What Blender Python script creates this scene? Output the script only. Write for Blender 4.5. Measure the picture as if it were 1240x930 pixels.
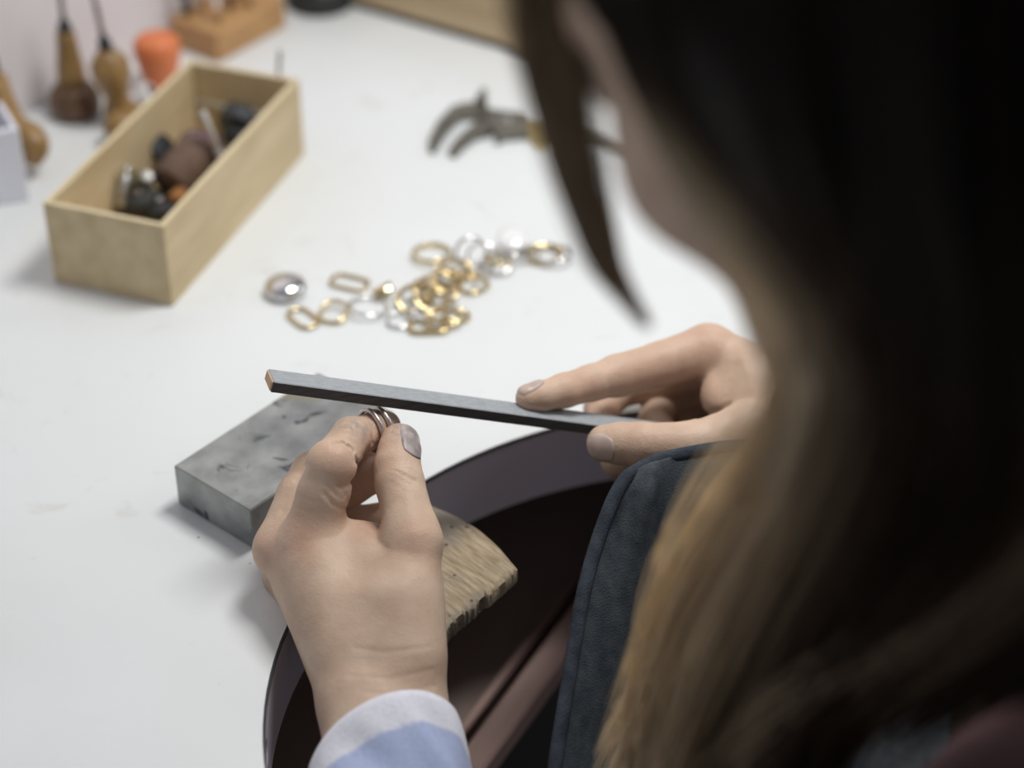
import bpy, math, random
import numpy as np
from mathutils import Vector, Matrix
random.seed(7); rng = np.random.default_rng(7)
S = bpy.context.scene
for o in list(bpy.data.objects): bpy.data.objects.remove(o)

# ------------------------------------------------------------------ camera, world, lights, exposure
Z0 = 0.75                                   # height of the bench top above the floor
CH = 0.60                                   # camera height above the bench top
PITCH = math.radians(36.5); FP = 2500.0
cam = bpy.data.cameras.new('camera'); camo = bpy.data.objects.new('camera', cam); S.collection.objects.link(camo)
camo.location = (0, 0, Z0 + CH); camo.rotation_euler = (math.pi/2 - PITCH, 0, 0)
cam.sensor_width = 36; cam.lens = FP/1240*36; cam.clip_start = 0.02
cam.dof.use_dof = True; cam.dof.focus_distance = 0.872; cam.dof.aperture_fstop = 3.6
S.camera = camo
w = bpy.data.worlds.new('world'); S.world = w; w.use_nodes = True
w.node_tree.nodes['Background'].inputs[0].default_value = (0.86, 0.90, 1.0, 1)
w.node_tree.nodes['Background'].inputs[1].default_value = 0.315
def area(name, loc, target, size, power, col, sy=None):
    l = bpy.data.lights.new(name, 'AREA'); l.energy = power; l.color = col; l.size = size
    if sy: l.shape = 'RECTANGLE'; l.size_y = sy
    o = bpy.data.objects.new(name, l); S.collection.objects.link(o)
    o.location = (loc[0], loc[1], loc[2]+Z0)
    o.rotation_euler = (Vector((target[0], target[1], target[2]+Z0)) - o.location).to_track_quat('-Z', 'Y').to_euler()
    o['kind'] = 'structure'
    return o
area('ceiling_lamp', (0.15, 0.92, 0.76), (0.03, 0.80, 0), 0.20, 4.95, (1.0, 0.992, 0.965), 0.26)
area('right_fill_light', (1.5, 1.5, 0.9), (-0.05, 0.80, 0), 0.8, 7, (0.92, 0.96, 1.0), 0.8)  # soft fill added from the right to brighten right-facing sides
S.view_settings.view_transform = 'Standard'; S.view_settings.look = 'None'
S.view_settings.exposure = 0.0; S.view_settings.gamma = 1.0; S.view_settings.use_curve_mapping = False

# ------------------------------------------------------------------ helpers
fw = np.array([0, math.cos(PITCH), -math.sin(PITCH)]); up = np.array([0, math.sin(PITCH), math.cos(PITCH)]); rt = np.array([1., 0, 0])
CAM = np.array([0, 0, CH])
def ray(px, py): return fw + (px-620)/FP*rt - (py-465)/FP*up
def K(px, py, D): return CAM + D*ray(px, py)                    # survey point at a measured depth (bench-top frame)
def PZ(px, py, z=0.0):
    v = ray(px, py); return CAM + (CH-z)/-v[2]*v                # survey point at a known height
def nz(v): v = np.asarray(v, float); return v/np.linalg.norm(v)
C = S.collection
def empty(name, loc, label, cat, group=None, rz=0):
    o = bpy.data.objects.new(name, None); C.objects.link(o); o.empty_display_size = .01
    o.location = (loc[0], loc[1], loc[2]+Z0); o.rotation_euler.z = rz
    return tag(o, label, cat, group)
def tag(o, label=None, cat=None, group=None, kind=None):
    if label: o['label'] = label
    if cat: o['category'] = cat
    if group: o['group'] = group
    if kind: o['kind'] = kind
    return o
def mesh(name, V, F, mat, parent=None, local=False, smooth=True, loc=None):
    """V in the bench-top frame (or local to the parent / object when local)."""
    V = np.asarray(V, float).reshape(-1, 3)
    me = bpy.data.meshes.new(name)
    if not local:
        V = V + [0, 0, Z0]
        if parent is not None:
            off = np.zeros(3); p = parent
            while p: off += np.array(p.location); p = p.parent
            V = V - off
        elif loc is None:
            c = np.array([(V[:,0].min()+V[:,0].max())/2, (V[:,1].min()+V[:,1].max())/2, V[:,2].min()]); V = V - c; loc = c
    if isinstance(F, np.ndarray):
        n = F.shape[1]
        me.vertices.add(len(V)); me.vertices.foreach_set('co', V.ravel())
        me.loops.add(F.size); me.loops.foreach_set('vertex_index', F.ravel().astype(np.int32))
        me.polygons.add(len(F)); me.polygons.foreach_set('loop_start', np.arange(0, F.size, n, dtype=np.int32))
        me.polygons.foreach_set('loop_total', np.full(len(F), n, dtype=np.int32))
        me.update(calc_edges=True)
    else:
        me.from_pydata([tuple(v) for v in V], [], [tuple(int(i) for i in f) for f in F]); me.update()
    if smooth: me.polygons.foreach_set('use_smooth', np.ones(len(me.polygons), bool))
    if mat: me.materials.append(mat)
    o = bpy.data.objects.new(name, me); C.objects.link(o)
    if parent is not None: o.parent = parent
    if loc is not None: o.location = tuple(loc)
    return o
def join(parts):
    V = []; F = []; n = 0
    for v, f in parts:
        v = np.asarray(v, float); V.append(v); F += [tuple(i+n for i in q) for q in f]; n += len(v)
    return np.vstack(V), F
def box(o, a, b, c, bev=0.0):
    """box from corner o with edge vectors a,b,c"""
    o, a, b, c = [np.asarray(x, float) for x in (o, a, b, c)]
    if bev <= 0:
        V = [o, o+a, o+a+b, o+b, o+c, o+a+c, o+a+b+c, o+b+c]
        return np.array(V), [(0,3,2,1),(4,5,6,7),(0,1,5,4),(1,2,6,5),(2,3,7,6),(3,0,4,7)]
    A, B, Cc = nz(a)*bev, nz(b)*bev, nz(c)*bev; V = []
    idx = {}
    for i in (0,1):
        for j in (0,1):
            for k in (0,1):
                p = o+a*i+b*j+c*k; s = (1-2*i, 1-2*j, 1-2*k)
                for m, q in enumerate((p+B*s[1]+Cc*s[2], p+A*s[0]+Cc*s[2], p+A*s[0]+B*s[1])):
                    idx[i,j,k,m] = len(V); V.append(q)
    F = []
    for m, (d1, d2) in enumerate(((1,2),(0,2),(0,1))):
        for e in (0,1):
            def g(x, y):
                t = [0,0,0]; t[m] = e; t[d1] = x; t[d2] = y; return idx[t[0],t[1],t[2],m]
            F.append((g(0,0), g(1,0), g(1,1), g(0,1)))
    for m, (d1, d2) in enumerate(((1,2),(0,2),(0,1))):       # edges running along m
        for x in (0,1):
            for y in (0,1):
                def g(e, f):
                    t = [0,0,0]; t[m] = e; t[d1] = x; t[d2] = y; return idx[t[0],t[1],t[2],f]
                F.append((g(0,d1), g(1,d1), g(1,d2), g(0,d2)))
    for i in (0,1):
        for j in (0,1):
            for k in (0,1): F.append((idx[i,j,k,0], idx[i,j,k,1], idx[i,j,k,2]))
    return fixn(np.array(V), F)
def fixn(V, F):
    c = V.mean(0); G = []
    for f in F:
        p = V[list(f)]; n = np.cross(p[1]-p[0], p[2]-p[0]); G.append(tuple(f) if n@(p.mean(0)-c) > 0 else tuple(f[::-1]))
    return V, G
def basis(ax):
    ax = nz(ax); t = np.array([0,0,1.]) if abs(ax[2]) < .9 else np.array([1.,0,0]); s = nz(np.cross(t, ax)); return s, np.cross(ax, s), ax
def lathe(prof, p0=(0,0,0), ax=(0,0,1), n=32):
    """prof = [(r, h)...] revolved round ax starting at p0"""
    s, t, a = basis(ax); p0 = np.asarray(p0, float); V = []; F = []
    th = np.arange(n)*2*math.pi/n
    for r, h in prof:
        for q in th: V.append(p0 + a*h + (s*math.cos(q)+t*math.sin(q))*r)
    for i in range(len(prof)-1):
        for j in range(n):
            k = (j+1) % n; F.append((i*n+j, i*n+k, (i+1)*n+k, (i+1)*n+j))
    F.append(tuple(range(n))[::-1]); m = (len(prof)-1)*n; F.append(tuple(range(m, m+n)))
    return np.array(V), F
def sweep(path, prof, closed=False, refu=None, scale=None, cap=True):
    """profile (list of 2D) swept along a 3D path"""
    path = np.asarray(path, float); n = len(path); m = len(prof); V = []; F = []
    for i in range(n):
        a = path[(i-1) % n] if closed or i > 0 else path[i]; b = path[(i+1) % n] if closed or i < n-1 else path[i]
        T = nz(b-a); R = np.array(refu, float) if refu is not None else (np.array([0,0,1.]) if abs(T[2]) < .95 else np.array([1.,0,0]))
        s = nz(np.cross(T, R)); u = np.cross(s, T); sc = 1 if scale is None else scale[i]
        for x, y in prof: V.append(path[i] + (s*x + u*y)*sc)
    for i in range(n if closed else n-1):
        for j in range(m):
            F.append((i*m+j, i*m+(j+1) % m, ((i+1) % n)*m+(j+1) % m, ((i+1) % n)*m+j))
    if not closed and cap: F.append(tuple(range(m))[::-1]); F.append(tuple(range((n-1)*m, n*m)))
    return np.array(V), F
def circ(r, n=8): return [(r*math.cos(2*math.pi*i/n), r*math.sin(2*math.pi*i/n)) for i in range(n)]
def spline(P, n):
    P = np.asarray(P, float); m = len(P); t = np.linspace(0, m-1, n); out = []
    for q in t:
        i = min(int(q), m-2); f = q-i; p0 = P[max(i-1,0)]; p1 = P[i]; p2 = P[i+1]; p3 = P[min(i+2,m-1)]
        out.append(.5*((2*p1)+(-p0+p2)*f+(2*p0-5*p1+4*p2-p3)*f*f+(-p0+3*p1-3*p2+p3)*f**3))
    return np.array(out)
def prism(poly, z0, z1, bev=0):
    n = len(poly); P = np.asarray(poly, float)
    V = [(x,y,z0) for x,y in P]+[(x,y,z1) for x,y in P]
    F = [tuple(range(n))[::-1], tuple(range(n,2*n))]+[(i,(i+1)%n,(i+1)%n+n,i+n) for i in range(n)]
    a = sum(P[i][0]*P[(i+1)%n][1]-P[(i+1)%n][0]*P[i][1] for i in range(n))
    if a < 0: F = [f[::-1] for f in F]
    return np.array(V), F

# ------------------------------------------------------------------ materials
def M(name, col, rough=.5, metal=0., col2=None, scale=20., fac=(.35,.65), stretch=(1,1,1), bump=0., bscale=200., spec=None, detail=6, rot=(0,0,0), coat=0., sss=0.):
    m = bpy.data.materials.new(name); m.use_nodes = True; nt = m.node_tree; N = nt.nodes; L = nt.links; b = N['Principled BSDF']
    b.inputs['Base Color'].default_value = (*col, 1); b.inputs['Roughness'].default_value = rough; b.inputs['Metallic'].default_value = metal
    if spec is not None: b.inputs['Specular IOR Level'].default_value = spec
    if coat: b.inputs['Coat Weight'].default_value = coat
    tc = N.new('ShaderNodeTexCoord'); m0 = N.new('ShaderNodeMapping'); mp = N.new('ShaderNodeMapping'); L.new(tc.outputs['Object'], m0.inputs[0]); L.new(m0.outputs[0], mp.inputs[0])
    mp.inputs['Scale'].default_value = stretch; m0.inputs['Rotation'].default_value = rot     # turn first, then stretch
    if col2 is not None:
        no = N.new('ShaderNodeTexNoise'); no.inputs['Scale'].default_value = scale; no.inputs['Detail'].default_value = detail; L.new(mp.outputs[0], no.inputs[0])
        r = N.new('ShaderNodeValToRGB'); r.color_ramp.elements[0].position = fac[0]; r.color_ramp.elements[1].position = fac[1]
        r.color_ramp.elements[0].color = (*col, 1); r.color_ramp.elements[1].color = (*col2, 1)
        L.new(no.outputs[0], r.inputs[0]); L.new(r.outputs[0], b.inputs['Base Color'])
    if bump:
        n2 = N.new('ShaderNodeTexNoise'); n2.inputs['Scale'].default_value = bscale; n2.inputs['Detail'].default_value = 4; L.new(mp.outputs[0], n2.inputs[0])
        bp = N.new('ShaderNodeBump'); bp.inputs['Strength'].default_value = bump; bp.inputs['Distance'].default_value = .001
        L.new(n2.outputs[0], bp.inputs['Height']); L.new(bp.outputs[0], b.inputs['Normal'])
    return m
def nodes(m): return m.node_tree.nodes, m.node_tree.links, m.node_tree.nodes['Principled BSDF']

def mat_table():
    m = M('white_laminate', (.785,.81,.815), .42, 0, (.73,.75,.745), 7., (.30,.75), bump=.05, bscale=350); N, L, b = nodes(m)
    tc = [n for n in N if n.type == 'TEX_COORD'][0]; base = b.inputs['Base Color'].links[0].from_socket
    n1 = N.new('ShaderNodeTexNoise'); n1.inputs['Scale'].default_value = 26; n1.inputs['Detail'].default_value = 9; n1.inputs['Roughness'].default_value = .7; n1.inputs['Distortion'].default_value = 1.2
    L.new(tc.outputs['Object'], n1.inputs[0])
    r = N.new('ShaderNodeValToRGB'); r.color_ramp.elements[0].position = .60; r.color_ramp.elements[1].position = .78; L.new(n1.outputs[0], r.inputs[0])
    mx = N.new('ShaderNodeMix'); mx.data_type = 'RGBA'; L.new(r.outputs[0], mx.inputs[0]); L.new(base, mx.inputs[6]); mx.inputs[7].default_value = (.62,.60,.55,1)
    v = N.new('ShaderNodeTexVoronoi'); v.inputs['Scale'].default_value = 55; L.new(tc.outputs['Object'], v.inputs[0])
    r2 = N.new('ShaderNodeValToRGB'); r2.color_ramp.elements[0].color = (1,1,1,1); r2.color_ramp.elements[1].color = (0,0,0,1); r2.color_ramp.elements[0].position = .018; r2.color_ramp.elements[1].position = .04
    L.new(v.outputs[0], r2.inputs[0])
    n3 = N.new('ShaderNodeTexNoise'); n3.inputs['Scale'].default_value = 9; L.new(tc.outputs['Object'], n3.inputs[0])
    mt = N.new('ShaderNodeMath'); mt.operation = 'GREATER_THAN'; mt.inputs[1].default_value = .56; L.new(n3.outputs[0], mt.inputs[0])
    mm = N.new('ShaderNodeMath'); mm.operation = 'MULTIPLY'; L.new(mt.outputs[0], mm.inputs[0]); L.new(r2.outputs[0], mm.inputs[1])
    m2 = N.new('ShaderNodeMix'); m2.data_type = 'RGBA'; L.new(mm.outputs[0], m2.inputs[0]); L.new(mx.outputs[2], m2.inputs[6]); m2.inputs[7].default_value = (.25,.2,.16,1)
    L.new(m2.outputs[2], b.inputs['Base Color']); return m
def mat_skin():
    m = bpy.data.materials.new('skin'); m.use_nodes = True; N, L, b = nodes(m)
    def attr(n): a = N.new('ShaderNodeAttribute'); a.attribute_name = n; return a.outputs['Fac']
    tc = N.new('ShaderNodeTexCoord')
    n1 = N.new('ShaderNodeTexNoise'); n1.inputs['Scale'].default_value = 70; n1.inputs['Detail'].default_value = 6; L.new(tc.outputs['Object'], n1.inputs[0])
    r = N.new('ShaderNodeValToRGB'); r.color_ramp.elements[0].position = .3; r.color_ramp.elements[1].position = .72
    r.color_ramp.elements[0].color = (.53,.375,.272,1); r.color_ramp.elements[1].color = (.645,.485,.365,1); L.new(n1.outputs[0], r.inputs[0])
    def mix(f, a, c, k=1.0):
        x = N.new('ShaderNodeMix'); x.data_type = 'RGBA'
        if k != 1.0: q = N.new('ShaderNodeMath'); q.operation = 'MULTIPLY'; q.inputs[1].default_value = k; L.new(f, q.inputs[0]); f = q.outputs[0]
        L.new(f, x.inputs[0]); L.new(a, x.inputs[6]); x.inputs[7].default_value = (*c, 1); return x.outputs[2]
    c = mix(attr('redness'), r.outputs[0], (.58,.29,.21), .38)
    n2 = N.new('ShaderNodeTexNoise'); n2.inputs['Scale'].default_value = 260; n2.inputs['Detail'].default_value = 8; L.new(tc.outputs['Object'], n2.inputs[0])
    r2 = N.new('ShaderNodeValToRGB'); r2.color_ramp.elements[0].position = .38; r2.color_ramp.elements[1].position = .62; L.new(n2.outputs[0], r2.inputs[0])
    g = N.new('ShaderNodeMath'); g.operation = 'MULTIPLY'; L.new(attr('grime'), g.inputs[0]); L.new(r2.outputs[0], g.inputs[1])
    c = mix(g.outputs[0], c, (.20,.19,.18), .75); L.new(c, b.inputs['Base Color'])
    b.inputs['Roughness'].default_value = .52; b.inputs['Specular IOR Level'].default_value = .35
    b.inputs['Subsurface Weight'].default_value = .28; b.inputs['Subsurface Radius'].default_value = (1,.38,.2); b.inputs['Subsurface Scale'].default_value = .0035
    v = N.new('ShaderNodeTexVoronoi'); v.inputs['Scale'].default_value = 1100; L.new(tc.outputs['Object'], v.inputs[0])
    n3 = N.new('ShaderNodeTexNoise'); n3.inputs['Scale'].default_value = 240; n3.inputs['Detail'].default_value = 6; L.new(tc.outputs['Object'], n3.inputs[0])
    ad = N.new('ShaderNodeMath'); ad.operation = 'MULTIPLY_ADD'; ad.inputs[1].default_value = .35; L.new(v.outputs[0], ad.inputs[0]); L.new(n3.outputs[0], ad.inputs[2])
    bp = N.new('ShaderNodeBump'); bp.inputs['Strength'].default_value = .33; bp.inputs['Distance'].default_value = .0008; L.new(ad.outputs[0], bp.inputs['Height']); L.new(bp.outputs[0], b.inputs['Normal'])
    return m
def mat_wood(name, c1, c2, ang=0., rough=.5, sc=14, st=(1,9,9)):
    return M(name, c1, rough, 0, c2, sc, (.3,.7), st, .12, 60, rot=(0,0,ang), detail=8)
def mat_hair():
    m = bpy.data.materials.new('hair'); m.use_nodes = True; N, L, b = nodes(m)
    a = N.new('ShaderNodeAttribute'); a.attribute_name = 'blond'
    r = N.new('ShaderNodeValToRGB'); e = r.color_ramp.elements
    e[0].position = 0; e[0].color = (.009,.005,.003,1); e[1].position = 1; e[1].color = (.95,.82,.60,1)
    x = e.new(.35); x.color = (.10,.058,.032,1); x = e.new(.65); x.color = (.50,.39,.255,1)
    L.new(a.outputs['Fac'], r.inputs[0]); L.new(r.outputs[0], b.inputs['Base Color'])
    b.inputs['Roughness'].default_value = .5; b.inputs['Specular IOR Level'].default_value = .22
    tr = N.new('ShaderNodeBsdfTranslucent'); L.new(r.outputs[0], tr.inputs[0]); ms = N.new('ShaderNodeMixShader'); ms.inputs[0].default_value = .5
    L.new(b.outputs[0], ms.inputs[1]); L.new(tr.outputs[0], ms.inputs[2]); L.new(ms.outputs[0], N['Material Output'].inputs[0])
    return m
def mat_shirt():
    m = bpy.data.materials.new('checked_shirt_cotton'); m.use_nodes = True; N, L, b = nodes(m)
    a = N.new('ShaderNodeAttribute'); a.attribute_name = 'band'
    n = N.new('ShaderNodeTexNoise'); n.inputs['Scale'].default_value = 120; n.inputs['Detail'].default_value = 8
    tc = N.new('ShaderNodeTexCoord'); L.new(tc.outputs['Object'], n.inputs[0])
    ad = N.new('ShaderNodeMath'); ad.operation = 'MULTIPLY_ADD'; ad.inputs[1].default_value = .34; L.new(n.outputs[0], ad.inputs[0]); L.new(a.outputs['Fac'], ad.inputs[2])
    r = N.new('ShaderNodeValToRGB'); r.color_ramp.elements[0].position = .54; r.color_ramp.elements[1].position = .76
    r.color_ramp.elements[0].color = (.80,.80,.88,1); r.color_ramp.elements[1].color = (.44,.51,.74,1); L.new(ad.outputs[0], r.inputs[0])
    x = N.new('ShaderNodeMix'); x.data_type = 'RGBA'; x.blend_type = 'MULTIPLY'; x.inputs[0].default_value = .22
    n2 = N.new('ShaderNodeTexNoise'); n2.inputs['Scale'].default_value = 500; L.new(tc.outputs['Object'], n2.inputs[0])
    L.new(r.outputs[0], x.inputs[6]); L.new(n2.outputs[0], x.inputs[7]); L.new(x.outputs[2], b.inputs['Base Color'])
    b.inputs['Roughness'].default_value = .9; b.inputs['Sheen Weight'].default_value = .2
    wv = N.new('ShaderNodeTexNoise'); wv.inputs['Scale'].default_value = 900; L.new(tc.outputs['Object'], wv.inputs[0])
    bp = N.new('ShaderNodeBump'); bp.inputs['Strength'].default_value = .5; bp.inputs['Distance'].default_value = .0006; L.new(wv.outputs[0], bp.inputs['Height']); L.new(bp.outputs[0], b.inputs['Normal'])
    return m
MT = mat_table(); SK = mat_skin(); HR = mat_hair(); SH = mat_shirt()
RIM = M('painted_bench_edge', (.66,.64,.76), .5, 0, (.74,.70,.80), 12, (.3,.7), bump=.05)
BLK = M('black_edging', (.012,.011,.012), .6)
DARKIN = M('dark_leather', (.013,.009,.007), .75, 0, (.022,.015,.011), 20)
TRAYW = M('drawer_wood', (.30,.19,.165), .55, 0, (.40,.27,.235), 10, (.3,.7), (1,8,8), .1, 60, rot=(0,0,-1.08))
STEEL = M('worn_steel', (.20,.212,.21), .38, .45, (.40,.412,.40), 60, (.30,.70), (1,1,1), .25, 300, rot=(0,0,-.87))
PIN = M('bench_pin_wood', (.22,.165,.10), .85, 0, (.50,.40,.27), 95, (.28,.72), (1,6,6), .2, 260, rot=(0,0,.82), detail=9)
BOXW = mat_wood('pale_plywood', (.53,.41,.235), (.66,.53,.33), -1.23, .6, 16, (1.2,6,6))
BOXE = mat_wood('plywood_edge', (.60,.50,.30), (.70,.60,.40), -1.23, .6, 30)
RAILW = mat_wood('bench_rail_wood', (.44,.33,.19), (.58,.45,.28), .55, .55, 9, (1,7,7))
STANDW = mat_wood('orange_brown_wood', (.40,.21,.08), (.54,.31,.13), -.5, .5, 14, (1,6,6))
HANDW = mat_wood('turned_beech', (.20,.115,.036), (.36,.215,.08), 0, .35, 25, (6,6,1))
DARKW = mat_wood('dark_walnut', (.085,.045,.025), (.17,.09,.05), 0, .3, 25, (6,6,1))
WALL = M('painted_wall', (.80,.745,.755), .6, 0, (.76,.72,.72), 3)
FLOOR = M('grey_floor', (.10,.095,.09), .7, 0, (.14,.13,.12), 5)
GOLD = M('gold', (.68,.545,.31), .16, 1.0); SILV = M('silver', (.74,.73,.72), .16, 1.0); OXID = M('oxidised_silver', (.30,.26,.25), .25, 1.0)
PEARL = M('white_enamel', (.86,.86,.86), .15, 0, coat=.5)
BRASS = M('old_brass_steel', (.15,.143,.122), .45, .6, (.24,.225,.19), 50); BRASSY = M('brass', (.62,.50,.25), .35, .9)
EMT = M('emery_paper_lit', (.29,.315,.34), .42, 0, (.41,.435,.455), 60, (.3,.7), (1,14,14), .35, 1200, rot=(0,0,-.28), spec=.6)  # top face: glossy reflection painted in as a paler grey
EMS = M('emery_paper_shaded', (.05,.045,.045), .7, 0, (.09,.085,.085), 60, (.3,.7), (1,10,10), .35, 1200, rot=(0,0,-.28))  # same paper, shade of the other faces painted in as a darker tone
EMW = M('stick_end_wood', (.52,.33,.19), .6, 0, (.62,.42,.26), 300)
ORANGE = M('orange_plastic', (.70,.20,.07), .45)
WPL = M('white_plastic', (.74,.75,.82), .4); GREYT = M('grey_lid', (.20,.20,.25), .5)
DKRUB = M('black_rubber', (.018,.02,.022), .55); DKMET = M('dark_painted_metal', (.030,.031,.032), .45, .2)
BRN = M('brown_abrasive', (.17,.105,.075), .85, 0, (.12,.075,.055), 300, bump=.3, bscale=900); PURP = M('mauve_abrasive', (.14,.075,.085), .8, 0, (.09,.05,.06), 300)
TOOLS = M('tool_steel', (.55,.55,.55), .38, 1.0); BRST = M('bristle', (.10,.09,.045), .8)
NAIL = M('fingernail', (.56,.43,.36), .36, 0, (.48,.37,.32), 160, spec=.4); NAILD = M('fingernail_grimy', (.27,.235,.225), .40, 0, (.46,.39,.37), 240, spec=.35)
DENIM = M('denim', (.028,.038,.050), .85, 0, (.070,.082,.090), 160, (.3,.7), bump=.5, bscale=1400); DENIMH = M('denim_hem', (.016,.023,.034), .85, 0, (.045,.06,.078), 130, (.4,.75), bump=.5, bscale=1200)
JEANS = M('dark_jeans', (.012,.014,.02), .9, 0, (.02,.022,.03), 80); SHOE = M('black_shoe', (.02,.02,.02), .5)
MAUVE = M('mauve_cotton', (.13,.055,.06), .9, 0, (.10,.045,.052), 30)

# ------------------------------------------------------------------ the setting
C0 = np.array([.0965, .5954]); RC = .1965
n2 = np.array([-.785, .62]); w2 = np.array([.62, .785])            # towards the wall, along the wall
def B(nn, ww): return C0 + n2*nn + w2*ww
tag(mesh('floor', *prism([(-2.2,-2.0),(2.6,-2.0),(2.6,3.2),(-2.2,3.2)], -.80, -.75), FLOOR, smooth=False), kind='structure')
tag(mesh('wall_left', *prism([B(.604,-2.2), B(.604,1.6), B(.70,1.6), B(.70,-2.2)], -.75, 1.75), WALL, smooth=False), kind='structure')
tag(mesh('wall_back', *prism([B(.70,1.6), B(-2.2,1.6), B(-2.2,1.7), B(.70,1.7)], -.75, 1.75), WALL, smooth=False), kind='structure')
tag(mesh('baseboard_left', *prism([B(.604,-2.2), B(.604,1.6), B(.590,1.6), B(.590,-2.2)], -.75, -.65), WPL, smooth=False), kind='structure')

# workbench
bench = empty('workbench', (*B(.3,0), -.75), 'white topped jewellery workbench with a curved cut-out and wooden side rail', 'workbench')
HW = math.asin(0/RC) if 0 else 0
arc = []
for i in range(65):
    a = math.pi*(i/64.0)
    arc.append(C0 + RC*(w2*math.cos(a) + n2*math.sin(a)))           # right end -> apex -> left end
outline = [B(0,.46), B(.603,.46), B(.603,-1.0), B(0,-1.0)]
poly = outline + arc[::-1]
def top_with_rim():
    V, F = prism(poly, -.040, 0); o = mesh('worktop', V, F, MT, bench, smooth=False)
    o.data.materials.append(RIM)
    for p in o.data.polygons:
        if abs(p.normal.z) < .5: p.material_index = 1
    # drilled holes in the curved edge
    for (px, py) in ((330, 852),):
        c = np.array([-.0995, .585, -.020])
        d = nz([C0[0]-c[0], C0[1]-c[1], 0])
        Vc, Fc = lathe([(.0065,-.05),(.0065,.02)], c, d, 24); k = mesh('cutter', Vc, Fc, RIM)
        md = o.modifiers.new('hole', 'BOOLEAN'); md.object = k; md.operation = 'DIFFERENCE'; md.solver = 'EXACT'
        bpy.context.view_layer.update(); dg = bpy.context.evaluated_depsgraph_get()
        me = bpy.data.meshes.new_from_object(o.evaluated_get(dg)); o.modifiers.clear(); o.data = me; bpy.data.objects.remove(k)
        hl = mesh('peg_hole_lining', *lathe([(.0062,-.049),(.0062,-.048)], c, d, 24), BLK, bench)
    return o
top_with_rim()
edge3 = [np.array([*(C0+(q-C0)*(RC-.0006)/RC), -.0007]) for q in arc]
mesh('edge_band', *sweep(edge3, [(-.0005,-.0007),(.0005,-.0007),(.0005,.0006),(-.0005,.0006)]), BLK, bench, smooth=False)
# legs and modesty panels
for (a, b_) in ((.04,.40),(.04,-.94),(.55,.40),(.55,-.94)):
    q = B(a, b_); mesh('leg', *box([*(q-n2*.03-w2*.03), -.75], [*(n2*.06),0], [*(w2*.06),0], [0,0,.709], .003), RAILW, bench, smooth=False)
mesh('apron_board', *box([*B(.50,-.9), -.16], [*(n2*.02),0], [*(w2*1.28),0], [0,0,.119]), TRAYW, bench, smooth=False)
# rail: wooden batten standing on the right end of the top
rA = np.array([-.150, 1.2475]); rd = nz([.152,-.093])[:2]; rn = np.array([-rd[1], rd[0]])
rail = mesh('side_rail', *box([*(rA+rn*.001), .0045], [*(rd*.60),0], [*(rn*.024),0], [0,0,.046], .002), RAILW, bench, smooth=False)
tag(rail, 'wooden side rail'); mesh('rail_shadow_strip', *box([*(rA+rn*.003), .0], [*(rd*.60),0], [*(rn*.020),0], [0,0,.0045]), BLK, bench, smooth=False)  # black strip stands in for the shadow line under the rail
# catch drawer below the cut-out
fa = np.array([-.68,.73]); fa = fa/np.linalg.norm(fa); fr = np.array([fa[1], -fa[0]])
r1 = PZ(575,930,-.12)[:2]; r2 = PZ(700,760,-.12)[:2]; rdir = nz(r2-r1)[:2]; rin = np.array([-rdir[1], rdir[0]])
def Q(s, t): return r1 + rdir*s + rin*t
dr = mesh('catch_drawer', *join([
    box([*Q(-.25,0), -.200], [*(rdir*.56),0], [*(rin*.36),0], [0,0,.006]),
    box([*Q(-.25,.354), -.194], [*(rdir*.56),0], [*(rin*.006),0], [0,0,.150]),
    box([*Q(-.25,.010), -.194], [*(rdir*.006),0], [*(rin*.344),0], [0,0,.150]),
    box([*Q(.304,.010), -.194], [*(rdir*.006),0], [*(rin*.344),0], [0,0,.150])]), DARKIN, bench, smooth=False)
mesh('drawer_front', *box([*Q(-.25,-.002), -.200], [*(rdir*.56),0], [*(rin*.012),0], [0,0,.066], .0010), BLK, dr, smooth=False)
mesh('drawer_rail', *box([*Q(-.25,-.004), -.134], [*(rdir*.56),0], [*(rin*.015),0], [0,0,.014], .0015), TRAYW, dr, smooth=False)
mesh('drawer_lip', *box([*Q(-.244,.022), -.194], [*(rdir*.548),0], [*(rin*.005),0], [0,0,.060], .001), TRAYW, dr, smooth=False)
mesh('drawer_liner', *box([*Q(-.244,.030), -.1935], [*(rdir*.548),0], [*(rin*.31),0], [0,0,.040]), M('brown_liner', (.34,.25,.22), .6, 0, (.42,.32,.28), 8), dr, smooth=False)

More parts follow.
